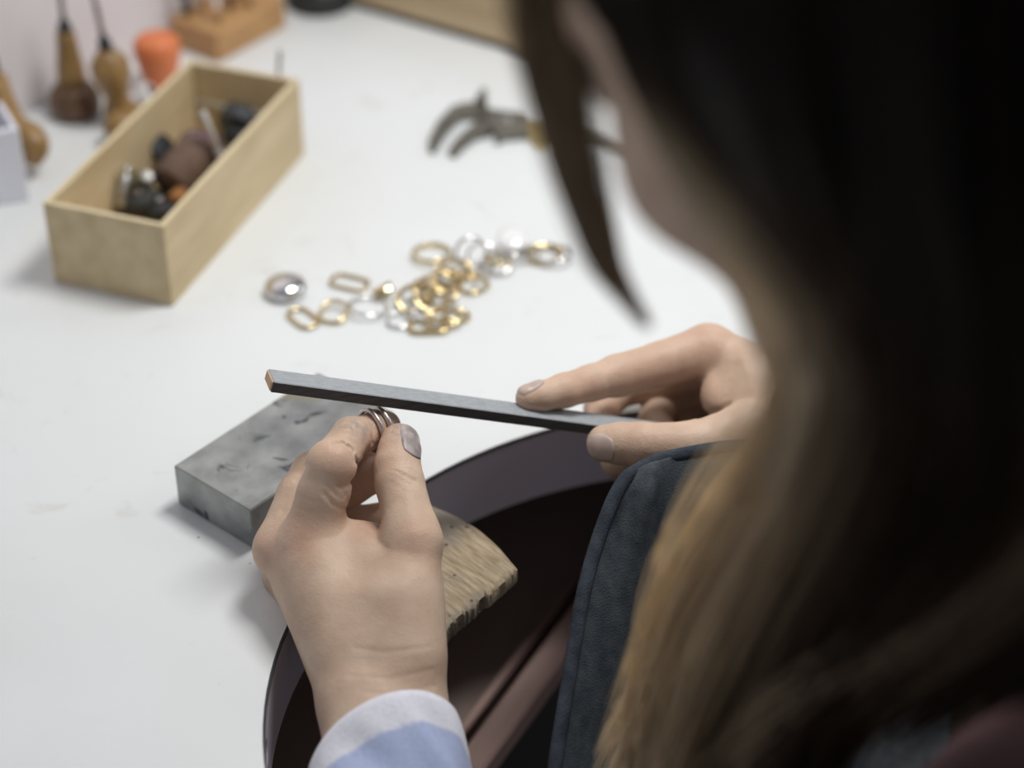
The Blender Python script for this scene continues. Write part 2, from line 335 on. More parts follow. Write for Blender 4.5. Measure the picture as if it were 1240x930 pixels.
# bench pin
def pin():
    Bc = np.array([.0025,.677]); e = nz([-.60,-.80])[:2]; bx = nz([-.68,.73])[:2]
    nu, nv = 46, 84; V = []; jag = rng.uniform(-1, 1, 200)
    for lay in (0,1):
        for i in range(nu+1):
            for j in range(nv+1):
                s = i/nu; t = j/nv
                # right edge (v=0): curved from corner back to the rim; left edge straight
                pr = Bc + bx*(s*.066) + e*(-.0055*math.sin(math.pi*min(1,s*1.05)))*1.0
                pl = Bc + e*.078 + bx*(s*.078)
                q = pr*(1-t)+pl*t
                if i == 0:
                    q = q + bx*(jag[j]*.00055*(.35+(t>.3)) + .0022*math.exp(-((t-.30)/.018)**2) + .0012*(t>.31))
                rr = np.linalg.norm(q-C0)
                if rr > RC-.0012: q = C0+(q-C0)*(RC-.0012)/rr
                zt = .00025*math.sin(q[0]*310)*math.sin(q[1]*270)
                ed = min(t, 1-t, s)*.078; zt -= .0022*math.exp(-ed/.0022)
                if .28 < t < .42 and s < .12: zt -= .0015*(1-s/.12)
                z = zt if lay else -(.009+.012*s)
                V.append((q[0], q[1], z))
    F = []; st = nv+1; m = (nu+1)*st
    for i in range(nu):
        for j in range(nv):
            a = i*st+j; F.append((m+a, m+a+st, m+a+st+1, m+a+1)); F.append((a, a+1, a+st+1, a+st))
    rimi = [(0,j) for j in range(nv+1)]+[(i,nv) for i in range(1,nu+1)]+[(nu,j) for j in range(nv-1,-1,-1)]+[(i,0) for i in range(nu-1,0,-1)]
    for k in range(len(rimi)):
        a = rimi[k][0]*st+rimi[k][1]; b = rimi[(k+1)%len(rimi)][0]*st+rimi[(k+1)%len(rimi)][1]; F.append((a, a+m, b+m, b))
    m_ = PIN; N, L, b = nodes(m_)
    v = N.new('ShaderNodeTexVoronoi'); v.inputs['Scale'].default_value = 210; tc = [n for n in N if n.type=='TEX_COORD'][0]; L.new(tc.outputs['Object'], v.inputs[0])
    n = N.new('ShaderNodeTexNoise'); n.inputs['Scale'].default_value = 28; n.inputs['Detail'].default_value = 5; L.new(tc.outputs['Object'], n.inputs[0])
    r = N.new('ShaderNodeValToRGB'); r.color_ramp.elements[0].position = .12; r.color_ramp.elements[0].color = (1,1,1,1); r.color_ramp.elements[1].position = .26; r.color_ramp.elements[1].color = (0,0,0,1); L.new(v.outputs[0], r.inputs[0])
    g = N.new('ShaderNodeMath'); g.operation = 'GREATER_THAN'; g.inputs[1].default_value = .53; L.new(n.outputs[0], g.inputs[0])
    mu = N.new('ShaderNodeMath'); mu.operation = 'MULTIPLY'; L.new(g.outputs[0], mu.inputs[0]); L.new(r.outputs[0], mu.inputs[1])
    r3 = N.new('ShaderNodeValToRGB'); r3.color_ramp.elements[0].position = .50; r3.color_ramp.elements[1].position = .70; L.new(n.outputs[0], r3.inputs[0])
    x0 = N.new('ShaderNodeMix'); x0.data_type = 'RGBA'; L.new(r3.outputs[0], x0.inputs[0]); L.new(b.inputs['Base Color'].links[0].from_socket, x0.inputs[6]); x0.inputs[7].default_value = (.22,.20,.17,1)
    x = N.new('ShaderNodeMix'); x.data_type = 'RGBA'; L.new(mu.outputs[0], x.inputs[0]); L.new(x0.outputs[2], x.inputs[6]); x.inputs[7].default_value = (.09,.07,.05,1)
    L.new(x.outputs[2], b.inputs['Base Color'])
    o = mesh('bench_pin', V, F, PIN); tag(o, 'worn wooden bench pin jutting into the cut-out, behind the left hand', 'bench pin')
    md = o.modifiers.new('split', 'EDGE_SPLIT'); md.split_angle = math.radians(50)
pin()

# steel bench block
def steel_block():
    a = .8741; l = np.array([math.cos(a), math.sin(a), 0]); ww = np.array([-math.sin(a), math.cos(a), 0])
    V, F = box([-.1138,.6884,.0003], l*.0923, ww*.0488, [0,0,.0219], .0006)
    m = STEEL; N, L, b = nodes(m); tc = [n for n in N if n.type=='TEX_COORD'][0]
    n = N.new('ShaderNodeTexNoise'); n.inputs['Scale'].default_value = 75; n.inputs['Detail'].default_value = 4; n.inputs['Distortion'].default_value = .8; L.new(tc.outputs['Object'], n.inputs[0])
    r = N.new('ShaderNodeValToRGB'); r.color_ramp.elements[0].position = .60; r.color_ramp.elements[1].position = .68; L.new(n.outputs[0], r.inputs[0])
    x = N.new('ShaderNodeMix'); x.data_type = 'RGBA'; L.new(r.outputs[0], x.inputs[0]); L.new(b.inputs['Base Color'].links[0].from_socket, x.inputs[6]); x.inputs[7].default_value = (.07,.075,.09,1)
    n2_ = N.new('ShaderNodeTexNoise'); n2_.inputs['Scale'].default_value = 38; n2_.inputs['Detail'].default_value = 3; L.new(tc.outputs['Object'], n2_.inputs[0])
    r2_ = N.new('ShaderNodeValToRGB'); r2_.color_ramp.elements[0].position = .60; r2_.color_ramp.elements[1].position = .72; L.new(n2_.outputs[0], r2_.inputs[0])
    y = N.new('ShaderNodeMix'); y.data_type = 'RGBA'; L.new(r2_.outputs[0], y.inputs[0]); L.new(x.outputs[2], y.inputs[6]); y.inputs[7].default_value = (.30,.27,.17,1)
    L.new(y.outputs[2], b.inputs['Base Color'])
    tag(mesh('bench_block', V, F, m, smooth=False), 'scuffed steel bench block lying on the white top beside the left hand', 'steel block')
steel_block()

# emery stick
sO = np.array([-.09917,.69189,.08922]); sL = np.array([.9004,.25924,-.34939]); sW = np.array([.3027,-.95012,.07512]); sU = np.array([.31249,.1734,.93396])
stick = empty('emery_stick', sO-sU*.006, 'long flat grey emery stick held across the rings in the right hand', 'sanding stick')
V, F = box(sO-sW*.0111-sU*.0053, sL*.196, sW*.0111, sU*.0053, .0004)
o = mesh('abrasive_wrap', V, F, EMT, stick, smooth=False); o.data.materials.append(EMS)
for p in o.data.polygons:
    if np.dot(p.normal, sU) < .6: p.material_index = 1
V, F = box(sO-sL*.0006-sW*.0107-sU*.0049, sL*.002, sW*.0103, sU*.0045, .0003)
tag(mesh('wooden_end', V, F, EMW, stick, smooth=False), 'bare tan wooden end')

# ------------------------------------------------------------------ implicit modelling of the figure
def cap(P, a, b, ra, rb):
    a = np.asarray(a, np.float32); b = np.asarray(b, np.float32); ab = b-a; d = P-a
    t = np.clip(d@ab/np.float32(ab@ab+1e-12), 0, 1)[:, None]
    return np.sqrt(((d-t*ab)**2).sum(1)) - (ra+(rb-ra)*t[:, 0])
def ell(P, c, ax, R=None):
    d = P-np.asarray(c, np.float32)
    if R is not None: d = d@np.asarray(R, np.float32)
    k = d/np.asarray(ax, np.float32); k1 = np.sqrt((k**2).sum(1)); k2 = np.sqrt(((k/np.asarray(ax, np.float32))**2).sum(1))+1e-9
    return k1*(k1-1)/k2
def smin(a, b, k):
    h = np.maximum(k-np.abs(a-b), 0)/k; return np.minimum(a, b)-h*h*k*.25
def smax(a, b, k): return -smin(-a, -b, k)
def nets(fn, lo, hi, h, band=3):
    """surface nets on a grid, evaluated only near the surface"""
    lo = np.array(lo, float); n = np.ceil((np.array(hi)-lo)/h).astype(int)+1; bs = 8; nb = -(-n//bs); n = nb*bs+1
    G = np.full(tuple(n), 1., np.float32)
    bi = np.stack(np.meshgrid(*[np.arange(q) for q in nb], indexing='ij'), -1).reshape(-1, 3)
    c = lo+(bi*bs+bs/2)*h; d = fn(c.astype(np.float32)); rad = bs*h*.87+h*band
    loc = np.stack(np.meshgrid(*[np.arange(bs+1)]*3, indexing='ij'), -1).reshape(-1, 3)
    for q in np.where(d < -rad)[0]:
        i, j, k = bi[q]*bs; G[i:i+bs+1, j:j+bs+1, k:k+bs+1] = -1.
    act = np.where(np.abs(d) <= rad)[0]
    for s in range(0, len(act), 600):
        q = bi[act[s:s+600]]*bs; pts = (q[:, None, :]+loc[None]); val = fn((lo+pts.reshape(-1, 3)*h).astype(np.float32))
        p = pts.reshape(-1, 3); G[p[:,0], p[:,1], p[:,2]] = val
    neg = G < 0
    corners = [(0,0,0),(1,0,0),(0,1,0),(1,1,0),(0,0,1),(1,0,1),(0,1,1),(1,1,1)]
    def sh(A, c_): return A[c_[0]:A.shape[0]-1+c_[0], c_[1]:A.shape[1]-1+c_[1], c_[2]:A.shape[2]-1+c_[2]]
    s = sum(sh(neg, c_).astype(np.int8) for c_ in corners); cells = np.argwhere((s > 0) & (s < 8))
    vals = np.stack([G[cells[:,0]+c_[0], cells[:,1]+c_[1], cells[:,2]+c_[2]] for c_ in corners], 1)
    acc = np.zeros((len(cells), 3)); cnt = np.zeros(len(cells)); ca = np.array(corners, float)
    for a in range(8):
        for b in range(a+1, 8):
            if bin(a ^ b).count('1') != 1: continue
            m = (vals[:, a] < 0) != (vals[:, b] < 0); t = vals[m, a]/(vals[m, a]-vals[m, b])
            acc[m] += ca[a]+(ca[b]-ca[a])*t[:, None]; cnt[m] += 1
    V = lo+(cells+acc/cnt[:, None])*h
    idx = -np.ones(s.shape, np.int64); idx[cells[:,0], cells[:,1], cells[:,2]] = np.arange(len(cells)); F = []
    for ax in range(3):
        u, v = (ax+1) % 3, (ax+2) % 3; e = [0,0,0]; e[ax] = 1
        A = neg[:G.shape[0]-e[0], :G.shape[1]-e[1], :G.shape[2]-e[2]]; Bn = neg[e[0]:, e[1]:, e[2]:]
        E = np.argwhere(A != Bn); E = E[(E[:, u] > 0) & (E[:, v] > 0) & (E[:, u] < s.shape[u]) & (E[:, v] < s.shape[v])]
        flip = A[E[:,0], E[:,1], E[:,2]]
        def at(du, dv): q = E.copy(); q[:, u] -= du; q[:, v] -= dv; return idx[q[:,0], q[:,1], q[:,2]]
        q = np.stack([at(1,1), at(0,1), at(0,0), at(1,0)], 1); q[~flip] = q[~flip][:, ::-1]; F.append(q[(q >= 0).all(1)])
    return V, np.vstack(F)
mm = .001
class Hand:
    """palm: list of capsules; fingers: list of chains [(point, radius)...] whose first point is the knuckle"""
    def __init__(s, palm, fingers, kp=9*mm, creases=(), kf=2.0*mm, bumps=()):
        s.palm, s.fingers, s.kp, s.creases, s.kf, s.bumps = palm, fingers, kp, creases, kf, bumps
    def __call__(s, P):
        d = None
        for a, b, ra, rb in s.palm:
            q = cap(P, a, b, ra, rb); d = q if d is None else smin(d, q, s.kp)
        palm = d; out = d
        for ch in s.fingers:
            q = None
            for (a, ra), (b, rb) in zip(ch[:-1], ch[1:]):
                c = cap(P, a, b, ra, rb); q = c if q is None else smin(q, c, s.kf)
            dist = np.sqrt(((P-ch[0][0].astype(np.float32))**2).sum(1)); k = np.clip(1-(dist-10*mm)/(20*mm), 0, 1)*8*mm+.5*mm
            out = smin(out, smin(palm, q, k), .9*mm)
        r = (P-CAM.astype(np.float32)); D = r@fw.astype(np.float32); x = 620+FP*r[:,0]/D; y = 465-FP*(r@up.astype(np.float32))/D
        for pts, wd, dep, dmax in s.creases:                       # skin folds as shallow grooves
            m = None
            for (x0, y0), (x1, y1) in zip(pts[:-1], pts[1:]):
                vx, vy = x1-x0, y1-y0; t = np.clip(((x-x0)*vx+(y-y0)*vy)/(vx*vx+vy*vy), 0, 1)
                q = np.hypot(x-x0-t*vx, y-y0-t*vy); m = q if m is None else np.minimum(m, q)
            out = out + dep*mm*np.exp(-(m/wd)**2)*(D < dmax)
        return out
def P_(*a): return K(*a)
# ---- left hand (pinches the rings)
L = {}
L_fore = [(P_(474,1010,.800), P_(458,850,.834), 27*mm, 21.5*mm)]
L_palm = [
 (P_(470,1010,.800), P_(449,858,.832), 26*mm, 19*mm), (P_(500,1010,.805), P_(482,858,.836), 26*mm, 18.5*mm),
 (P_(440,845,.835), P_(385,705,.862), 17.5*mm, 15*mm), (P_(480,845,.838), P_(478,735,.846), 18*mm, 16.5*mm),
 (P_(425,790,.850), P_(344,667,.873), 15*mm, 10.5*mm), (P_(435,785,.842), P_(378,662,.862), 15*mm, 12.5*mm),
 (P_(430,800,.86), P_(352,700,.893), 14*mm, 11*mm), (P_(440,800,.865), P_(378,715,.905), 14*mm, 10*mm),
 (P_(492,790,.838), P_(500,660,.853), 15.0*mm, 11.0*mm), (P_(455,740,.850), P_(440,672,.866), 15*mm, 10*mm),
 (P_(440,690,.862), P_(400,650,.868), 12*mm, 9*mm), (P_(470,700,.856), P_(448,660,.868), 12*mm, 7.5*mm),
]
L_fing = [
 [(P_(500,655,.853),11.0*mm),(P_(496,636,.856),10.9*mm),(P_(484,585,.866),10.2*mm),(P_(481,565,.870),9.7*mm),(P_(483,548,.874),8.9*mm),(P_(484,536,.878),8.3*mm)],
 [(P_(376,655,.864),12.0*mm),(P_(392,595,.859),10.9*mm),(P_(401,563,.856),10.3*mm),(P_(413,546,.868),8.6*mm),(P_(426,531,.877),9.1*mm),(P_(441,525,.884),7.5*mm),(P_(455,520,.889),7.6*mm),(P_(466,516.5,.896),7.1*mm)],
 [(P_(341,664,.874),11.5*mm),(P_(362,600,.882),9.3*mm),(P_(378,573,.887),9.0*mm),(P_(402,556,.896),8.0*mm),(P_(425,556,.904),8.2*mm),(P_(440,560,.906),7.5*mm),(P_(447,570,.905),7.2*mm)],
 [(P_(352,690,.893),10*mm),(P_(384,618,.903),9.2*mm),(P_(428,588,.902),8.0*mm),(P_(456,574,.900),7.6*mm)],
 [(P_(380,706,.900),9*mm),(P_(400,652,.907),8.3*mm),(P_(432,634,.907),7.8*mm),(P_(464,628,.906),7.4*mm)],
]
L_crease = [
 ([(477,569),(490,576),(504,583)], 1.6, .55, .88), ([(474,575),(486,581),(500,589)], 1.3, .35, .88), ([(480,563),(492,568),(505,573)], 1.2, .3, .88),
 ([(429,581),(420,586),(411,588)], 2.6, 1.3, .87), ([(413,590),(420,604),(424,616)], 1.6, .4, .87), ([(392,596),(404,611),(421,616)], 1.8, .8, .87),
 ([(396,586),(404,598),(414,604)], 1.4, .45, .87), ([(421,617),(436,623),(447,630)], 2.0, .6, .87),
 ([(341,620),(352,595),(371,563)], 2.6, .9, .884),
 ([(392,545),(398,538),(408,536)], 1.3, .3, .87), ([(408,545),(414,538),(424,541)], 1.3, .4, .87), ([(447,506),(452,520),(450,536),(441,553)], 2.0, 1.0, .895), ([(403,539),(415,536),(426,545),(431,560)], 2.2, 1.3, .872),
 ([(470,583),(480,588),(492,596)], 1.2, .25, .88), ([(355,612),(366,618),(380,622)], 1.5, .25, .87), ([(362,600),(374,606),(388,608)], 1.5, .25, .87), ([(430,640),(450,650),(470,664)], 2.5, .3, .87),
 ([(430,785),(470,790),(520,783)], 3.0, .25, .86), ([(420,818),(470,822),(525,810)], 2.2, .25, .86), ([(440,838),(480,842),(527,830)], 2.0, .25, .86),
 ([(478,600),(476,610),(470,616)], 1.4, .25, .87),
]
HL = Hand(L_palm, L_fing, 9*mm, L_crease)
# ---- right hand (holds the stick)
R_palm = [
 (P_(1150,560,.905), P_(1005,508,.930), 27*mm, 20*mm), (P_(1150,600,.91), P_(1000,530,.935), 25*mm, 18*mm),
 (P_(1000,492,.935), P_(862,428,.958), 17*mm, 11.5*mm), (P_(1000,500,.945), P_(885,448,.978), 16*mm, 10.5*mm),
 (P_(1000,515,.955), P_(898,470,.992), 15*mm, 10*mm), (P_(1000,530,.955), P_(905,495,1.0), 14*mm, 9.5*mm),
 (P_(985,530,.925), P_(905,520,.920), 15*mm, 12.0*mm), (P_(950,500,.935), P_(885,490,.940), 15*mm, 9*mm), (P_(905,470,.945), P_(872,478,.945), 13*mm, 8*mm),
]
R_fing = [
 [(P_(905,520,.918),12*mm),(P_(852,538,.910),11.3*mm),(P_(806,540,.906),9.9*mm),(P_(778,539,.905),10.0*mm),(P_(752,537,.907),9.2*mm),(P_(733,537,.909),8.4*mm)],
 [(P_(856,425,.956),12.3*mm),(P_(800,441,.950),10.4*mm),(P_(747,455,.941),9.6*mm),(P_(715,464,.934),8.2*mm),(P_(683,473,.925),7.7*mm),(P_(655,480,.919),6.6*mm),(P_(640,482,.917),5.9*mm)],
 [(P_(878,442,.976),10.5*mm),(P_(800,462,.982),9*mm),(P_(748,472,.978),8.6*mm),(P_(728,495,.968),8.0*mm),(P_(731,520,.957),7.4*mm),(P_(747,560,.948),7.3*mm)],
 [(P_(892,462,.990),10*mm),(P_(830,478,.992),9.0*mm),(P_(800,490,.985),9.0*mm),(P_(792,515,.972),8.0*mm),(P_(815,535,.955),7.5*mm)],
 [(P_(902,488,1.0),9.5*mm),(P_(845,505,1.0),8.5*mm),(P_(828,520,.99),8*mm),(P_(840,540,.97),7.0*mm)],
]
R_crease = [
 ([(845,456),(842,470),(836,478),(826,480)], 2.4, 1.0, .97), ([(847,505),(858,499),(872,496),(884,490)], 2.4, .9, .95), ([(842,480),(840,494),(846,505)], 2.0, .5, .96),
 ([(722,437),(728,444),(735,447)], 1.5, .4, .95), ([(728,432),(736,441),(744,443)], 1.5, .35, .95), ([(735,429),(742,436),(752,438)], 1.2, .3, .95),
 ([(675,461),(679,470)], 1.5, .3, .93), ([(780,531),(784,541),(781,553)], 1.6, .35, .91), ([(788,530),(793,541),(790,552)], 1.4, .25, .91), ([(737,462),(738,480)], 2.5, .35, .95),
]
HRt = Hand(R_palm, R_fing, 9*mm, R_crease)
# ---- whole body
Fd = np.array([-.77,.64,0]); Fd /= np.linalg.norm(Fd); Rt = np.array([.64,.77,0]); Rt /= np.linalg.norm(Rt); Z = np.array([0,0,1.])
hf = nz(Fd*.80-Z*.60); hu = nz(Fd*.60+Z*.80); hl = np.cross(hu, hf)           # face, crown, her left ... (hl = right-handed third)
chin = K(1071,402,.592); Hc = chin - hf*.066 + hu*.092
HRm = np.stack([hl, hf, hu], 1)
def HP(x, y, z): return Hc + hl*x + hf*y + hu*z
neck = Hc - hu*.085 - hf*.03; chest = np.array([.245,.375,.16]) 
shL = chest - Rt*.165 + Z*.005; shR = chest + Rt*.165 + Z*.005
wrL = K(474,1010,.800); wrR = K(1150,580,.907)
elL = np.array([-.005,.385,-.085]); elR = np.array([.345,.585,-.075])
pelv = np.array([.335,.300,-.27]); hipL = pelv-Rt*.085; hipR = pelv+Rt*.085
knL = hipL+Fd*.42+Z*.01; knR = hipR+Fd*.42+Z*.01; anL = knL-Z*.38-Fd*.03; anR = knR-Z*.38-Fd*.03
def head_sdf(P):
    Pl = (P-Hc.astype(np.float32))@HRm.astype(np.float32); A = np.float32
    x, y, z = Pl[:,0], Pl[:,1], Pl[:,2]
    d = ell(Pl, (0,-.012,.030), (.076,.098,.090)); d = smin(d, ell(Pl, (0,.030,-.030), (.060,.064,.078)), .04)
    d = smin(d, cap(Pl, (0,.075,-.088), (0,.070,-.080), .018, .020), .03)                      # chin
    for s in (-1,1):
        d = smin(d, cap(Pl, (s*.050,.005,-.045), (s*.020,.068,-.084), .020, .015), .025)      # jaw
        d = smin(d, ell(Pl, (s*.040,.062,-.022), (.022,.018,.018)), .02)                       # cheek
        d = smax(d, -ell(Pl, (s*.031,.098,.010), (.019,.014,.011)), .012)                      # eye socket
        d = smin(d, ell(Pl, (s*.031,.078,.009), (.0135,.0135,.0120)), .004)                      # eyeball / lid
        d = smin(d, ell(Pl, (s*.078,-.010,-.002), (.007,.017,.030)), .006)                       # ear
        d = smin(d, cap(Pl, (s*.012,.088,.027), (s*.042,.076,.028), .006, .005), .012)           # brow
        d = smin(d, ell(Pl, (s*.011,.098,-.022), (.0085,.009,.007)), .006)                       # nostril wing
    d = smin(d, cap(Pl, (0,.088,.015), (0,.108,-.016), .007, .0095), .010)                     # nose
    d = smin(d, ell(Pl, (0,.090,-.046), (.022,.010,.0055)), .006); d = smin(d, ell(Pl, (0,.088,-.056), (.019,.010,.006)), .005)   # lips
    return d
def torso(P):
    d = cap(P, pelv, pelv*.5+chest*.5+np.array([0,0,-.02]), .115, .105)
    for s in (-1,1):
        d = smin(d, cap(P, pelv+Rt*.05*s, chest+Rt*.06*s-Z*.06, .10, .105), .05)
        d = smin(d, cap(P, chest-Fd*.02-Z*.02, chest+Rt*.14*s, .075, .055), .05)
    d = smin(d, cap(P, chest+Fd*.055-Z*.07-Rt*.06, chest+Fd*.055-Z*.07+Rt*.06, .075, .075), .04)
    return d
def arms(P, g=0):
    d = smin(cap(P, shL, elL, .050+g, .038+g), cap(P, elL, wrL, .039+g, .030+g*1.2), .02)
    e = smin(cap(P, shR, elR, .050+g, .038+g), cap(P, elR, wrR, .039+g, .029+g*1.2), .02)
    return np.minimum(d, e)
def legs(P, g=0):
    d = None
    for h_, k_, a_ in ((hipL,knL,anL),(hipR,knR,anR)):
        q = smin(cap(P, h_, k_, .085+g, .058+g), cap(P, k_, a_, .056+g, .038+g), .03); d = q if d is None else np.minimum(d, q)
    return smin(d, cap(P, hipL, hipR, .11+g, .11+g), .05)
def body_sdf(P):
    d = smin(torso(P), arms(P), .04); d = smin(d, legs(P), .05)
    return smin(d, np.minimum(cap(P, chest+Fd*.005+Z*.01, neck, .056, .052), cap(P, neck, Hc-hu*.02-hf*.02, .052, .05)), .035)
woman = empty('person', (*((pelv+chest)/2)[:2], -.75), 'woman in a checked shirt and denim apron with long loose hair, bent over the rings', 'person')
def body():
    parts = []
    parts.append(nets(HL, [-.125,.46,-.12], [.0,.78,.115], .95*mm))
    parts.append(nets(HRt, [-.005,.62,-.06], [.27,.86,.115], 1.1*mm))
    parts.append(nets(head_sdf, Hc-.19, Hc+.19, 2.4*mm))
    parts.append(nets(body_sdf, [-.30,.05,-.74], [.62,.95,.45], 9*mm))
    V = np.vstack([p[0] for p in parts]); n = np.cumsum([0]+[len(p[0]) for p in parts]); F = np.vstack([p[1]+n[i] for i, p in enumerate(parts)])
    o = mesh('body', V, F, SK, woman)
    red = np.zeros(len(V)); gr = np.zeros(len(V))
    for p, r_, k in ((P_(362,648,.850),12,.75),(P_(322,664,.862),12,.6),(P_(506,645,.842),10,.7),(P_(404,552,.846),10,.6),(P_(427,575,.85),10,.5),(P_(440,628,.858),9,.9),(P_(455,545,.88),16,1.0),(P_(440,570,.89),22,1.0),
                     (P_(470,560,.86),9,.45),(P_(850,410,.945),14,.9),(P_(742,440,.93),11,.6),(P_(640,490,.913),12,.6),(P_(700,480,.925),16,.7),(P_(800,465,.94),25,.7),(P_(850,480,.945),12,1.0),(P_(775,530,.9),14,.5),(P_(735,470,.965),18,.8),(P_(420,615,.86),9,.7),(HP(0,.094,-.051),14,1.0)):
        red = np.maximum(red, k*np.exp(-((V-p)**2).sum(1)/(r_*mm)**2))
    for p, r_, k in ((P_(432,512,.867),9,1.0),(P_(484,516,.872),7,.9),(P_(470,520,.872),6,.5),(P_(460,505,.885),8,.8),(P_(450,500,.88),8,.6),(P_(715,540,.905),5,.5),(P_(506,530,.872),6,.5)):
        gr = np.maximum(gr, k*np.exp(-((V-p)**2).sum(1)/(r_*mm)**2))
    for nm, a in (('redness', red), ('grime', gr)):
        at = o.data.attributes.new(nm, 'FLOAT', 'POINT'); at.data.foreach_set('value', a.astype(np.float32))
body()
def nail(H, c, n, ax, wd, ln, mat, label=None):
    """plate lifted off the finger surface"""
    n = nz(n); ax = nz(np.asarray(ax)-n*(np.asarray(ax)@n)); s = np.cross(n, ax); G = 15
    u, v = np.meshgrid(np.linspace(-1,1,G), np.linspace(-1,1,G), indexing='ij'); u = u.ravel(); v = v.ravel()
    uu = u*np.sqrt(1-.42*v*v); vv = v*np.sqrt(1-.30*u*u)
    P = c + n*.016 + s[None]*(uu*wd)[:, None] + ax[None]*(vv*ln)[:, None]; t = np.zeros(len(P))
    for _ in range(50):
        d = H((P-n*t[:, None]).astype(np.float32)); t += np.clip(d-.0001, -.001, .003)*.8
    Q = P-n*t[:, None]; e = np.maximum(np.abs(u), np.abs(v)); top = Q+n*(.00042*(1-.75*(e > .93)))[:, None]; bot = Q-n*.0008
    V = np.vstack([top, bot]); F = []; m = G*G
    for i in range(G-1):
        for j in range(G-1): a = i*G+j; F.append((a, a+G, a+G+1, a+1)); F.append((m+a, m+a+1, m+a+G+1, m+a+G))
    rim = [(0,j) for j in range(G)]+[(i,G-1) for i in range(1,G)]+[(G-1,j) for j in range(G-2,-1,-1)]+[(i,0) for i in range(G-2,0,-1)]
    for k in range(len(rim)):
        a = rim[k][0]*G+rim[k][1]; b = rim[(k+1)%len(rim)][0]*G+rim[(k+1)%len(rim)][1]; F.append((a, b, b+m, a+m))
    o = mesh('fingernail', V, F, mat, woman)
    if label: o['label'] = label
tL = L_fing[0]; axL = nz(tL[-1][0]-tL[-3][0])
nail(HL, P_(487,536,.878)-fw*0, nz(-fw*.80+rt*.58+up*.10), axL, 6.2*mm, 7.6*mm, NAILD, 'grimy left thumbnail')
tR = R_fing[0]; nail(HRt, P_(730,540,.905), nz(-fw*.86-rt*.28-up*.34), nz(tR[-1][0]-tR[-3][0]), 6.2*mm, 6.6*mm, NAIL, 'right thumbnail')
iR = R_fing[1]; nail(HRt, iR[-1][0]+(iR[-2][0]-iR[-1][0])*.25, nz(up*.9-fw*.28+rt*-.1), nz(iR[-1][0]-iR[-3][0]), 4.4*mm, 6.2*mm, NAIL, 'right index fingernail')

# shirt, jeans, shoes
def nse(P, s, a): return a*(np.sin(P[:,0]*s+1.3*np.sin(P[:,2]*s*.7))*np.sin(P[:,1]*s*1.1+P[:,2]*s*.8))
def shirt_sdf(P):
    d = torso(P)-.008; g_ = .010
    for sh_, wv, el, cut in ((shL, wrL, elL, -.020), (shR, wrR, elR, .01)):
        ax = nz(wv-el); lo_ = smax(cap(P, el, wv, .039+g_, .031+g_*1.1), ((P-wv.astype(np.float32))@ax.astype(np.float32))-cut, .003)
        d = smin(d, smin(cap(P, sh_, el, .050+g_, .038+g_), lo_, .02), .04)
    d = d + nse(P, 55., .0035) + nse(P, 120., .0012)
    return smax(d, -(P[:,2]-np.float32(pelv[2]-.02)), .01)
V, F = nets(shirt_sdf, [-.30,.02,-.35], [.62,.85,.35], 6*mm)
sh = mesh('shirt', V, F, MAUVE, woman)
sh['label'] = 'dusky pink shirt back and sleeves'
V, F = nets(lambda P: smax(legs(P, .010)+nse(P, 60., .003), P[:,2]-np.float32(pelv[2]+.09), .01), [-.30,.05,-.72], [.62,.95,-.10], 9*mm); mesh('jeans', V, F, JEANS, woman)
for a_ in (anL, anR):
    V, F = nets(lambda P: smin(cap(P, a_-Z*.0, a_-Z*.02, .046, .045), cap(P, np.array([*(a_-Fd*.02)[:2], -.71]), np.array([*(a_+Fd*.15)[:2], -.715]), .040, .034), .03), [a_[0]-.25,a_[1]-.2,-.76], [a_[0]+.15,a_[1]+.25,-.55], 5*mm)
    V[:,2] = np.maximum(V[:,2], -.749); mesh('shoe', V, F, SHOE, woman)

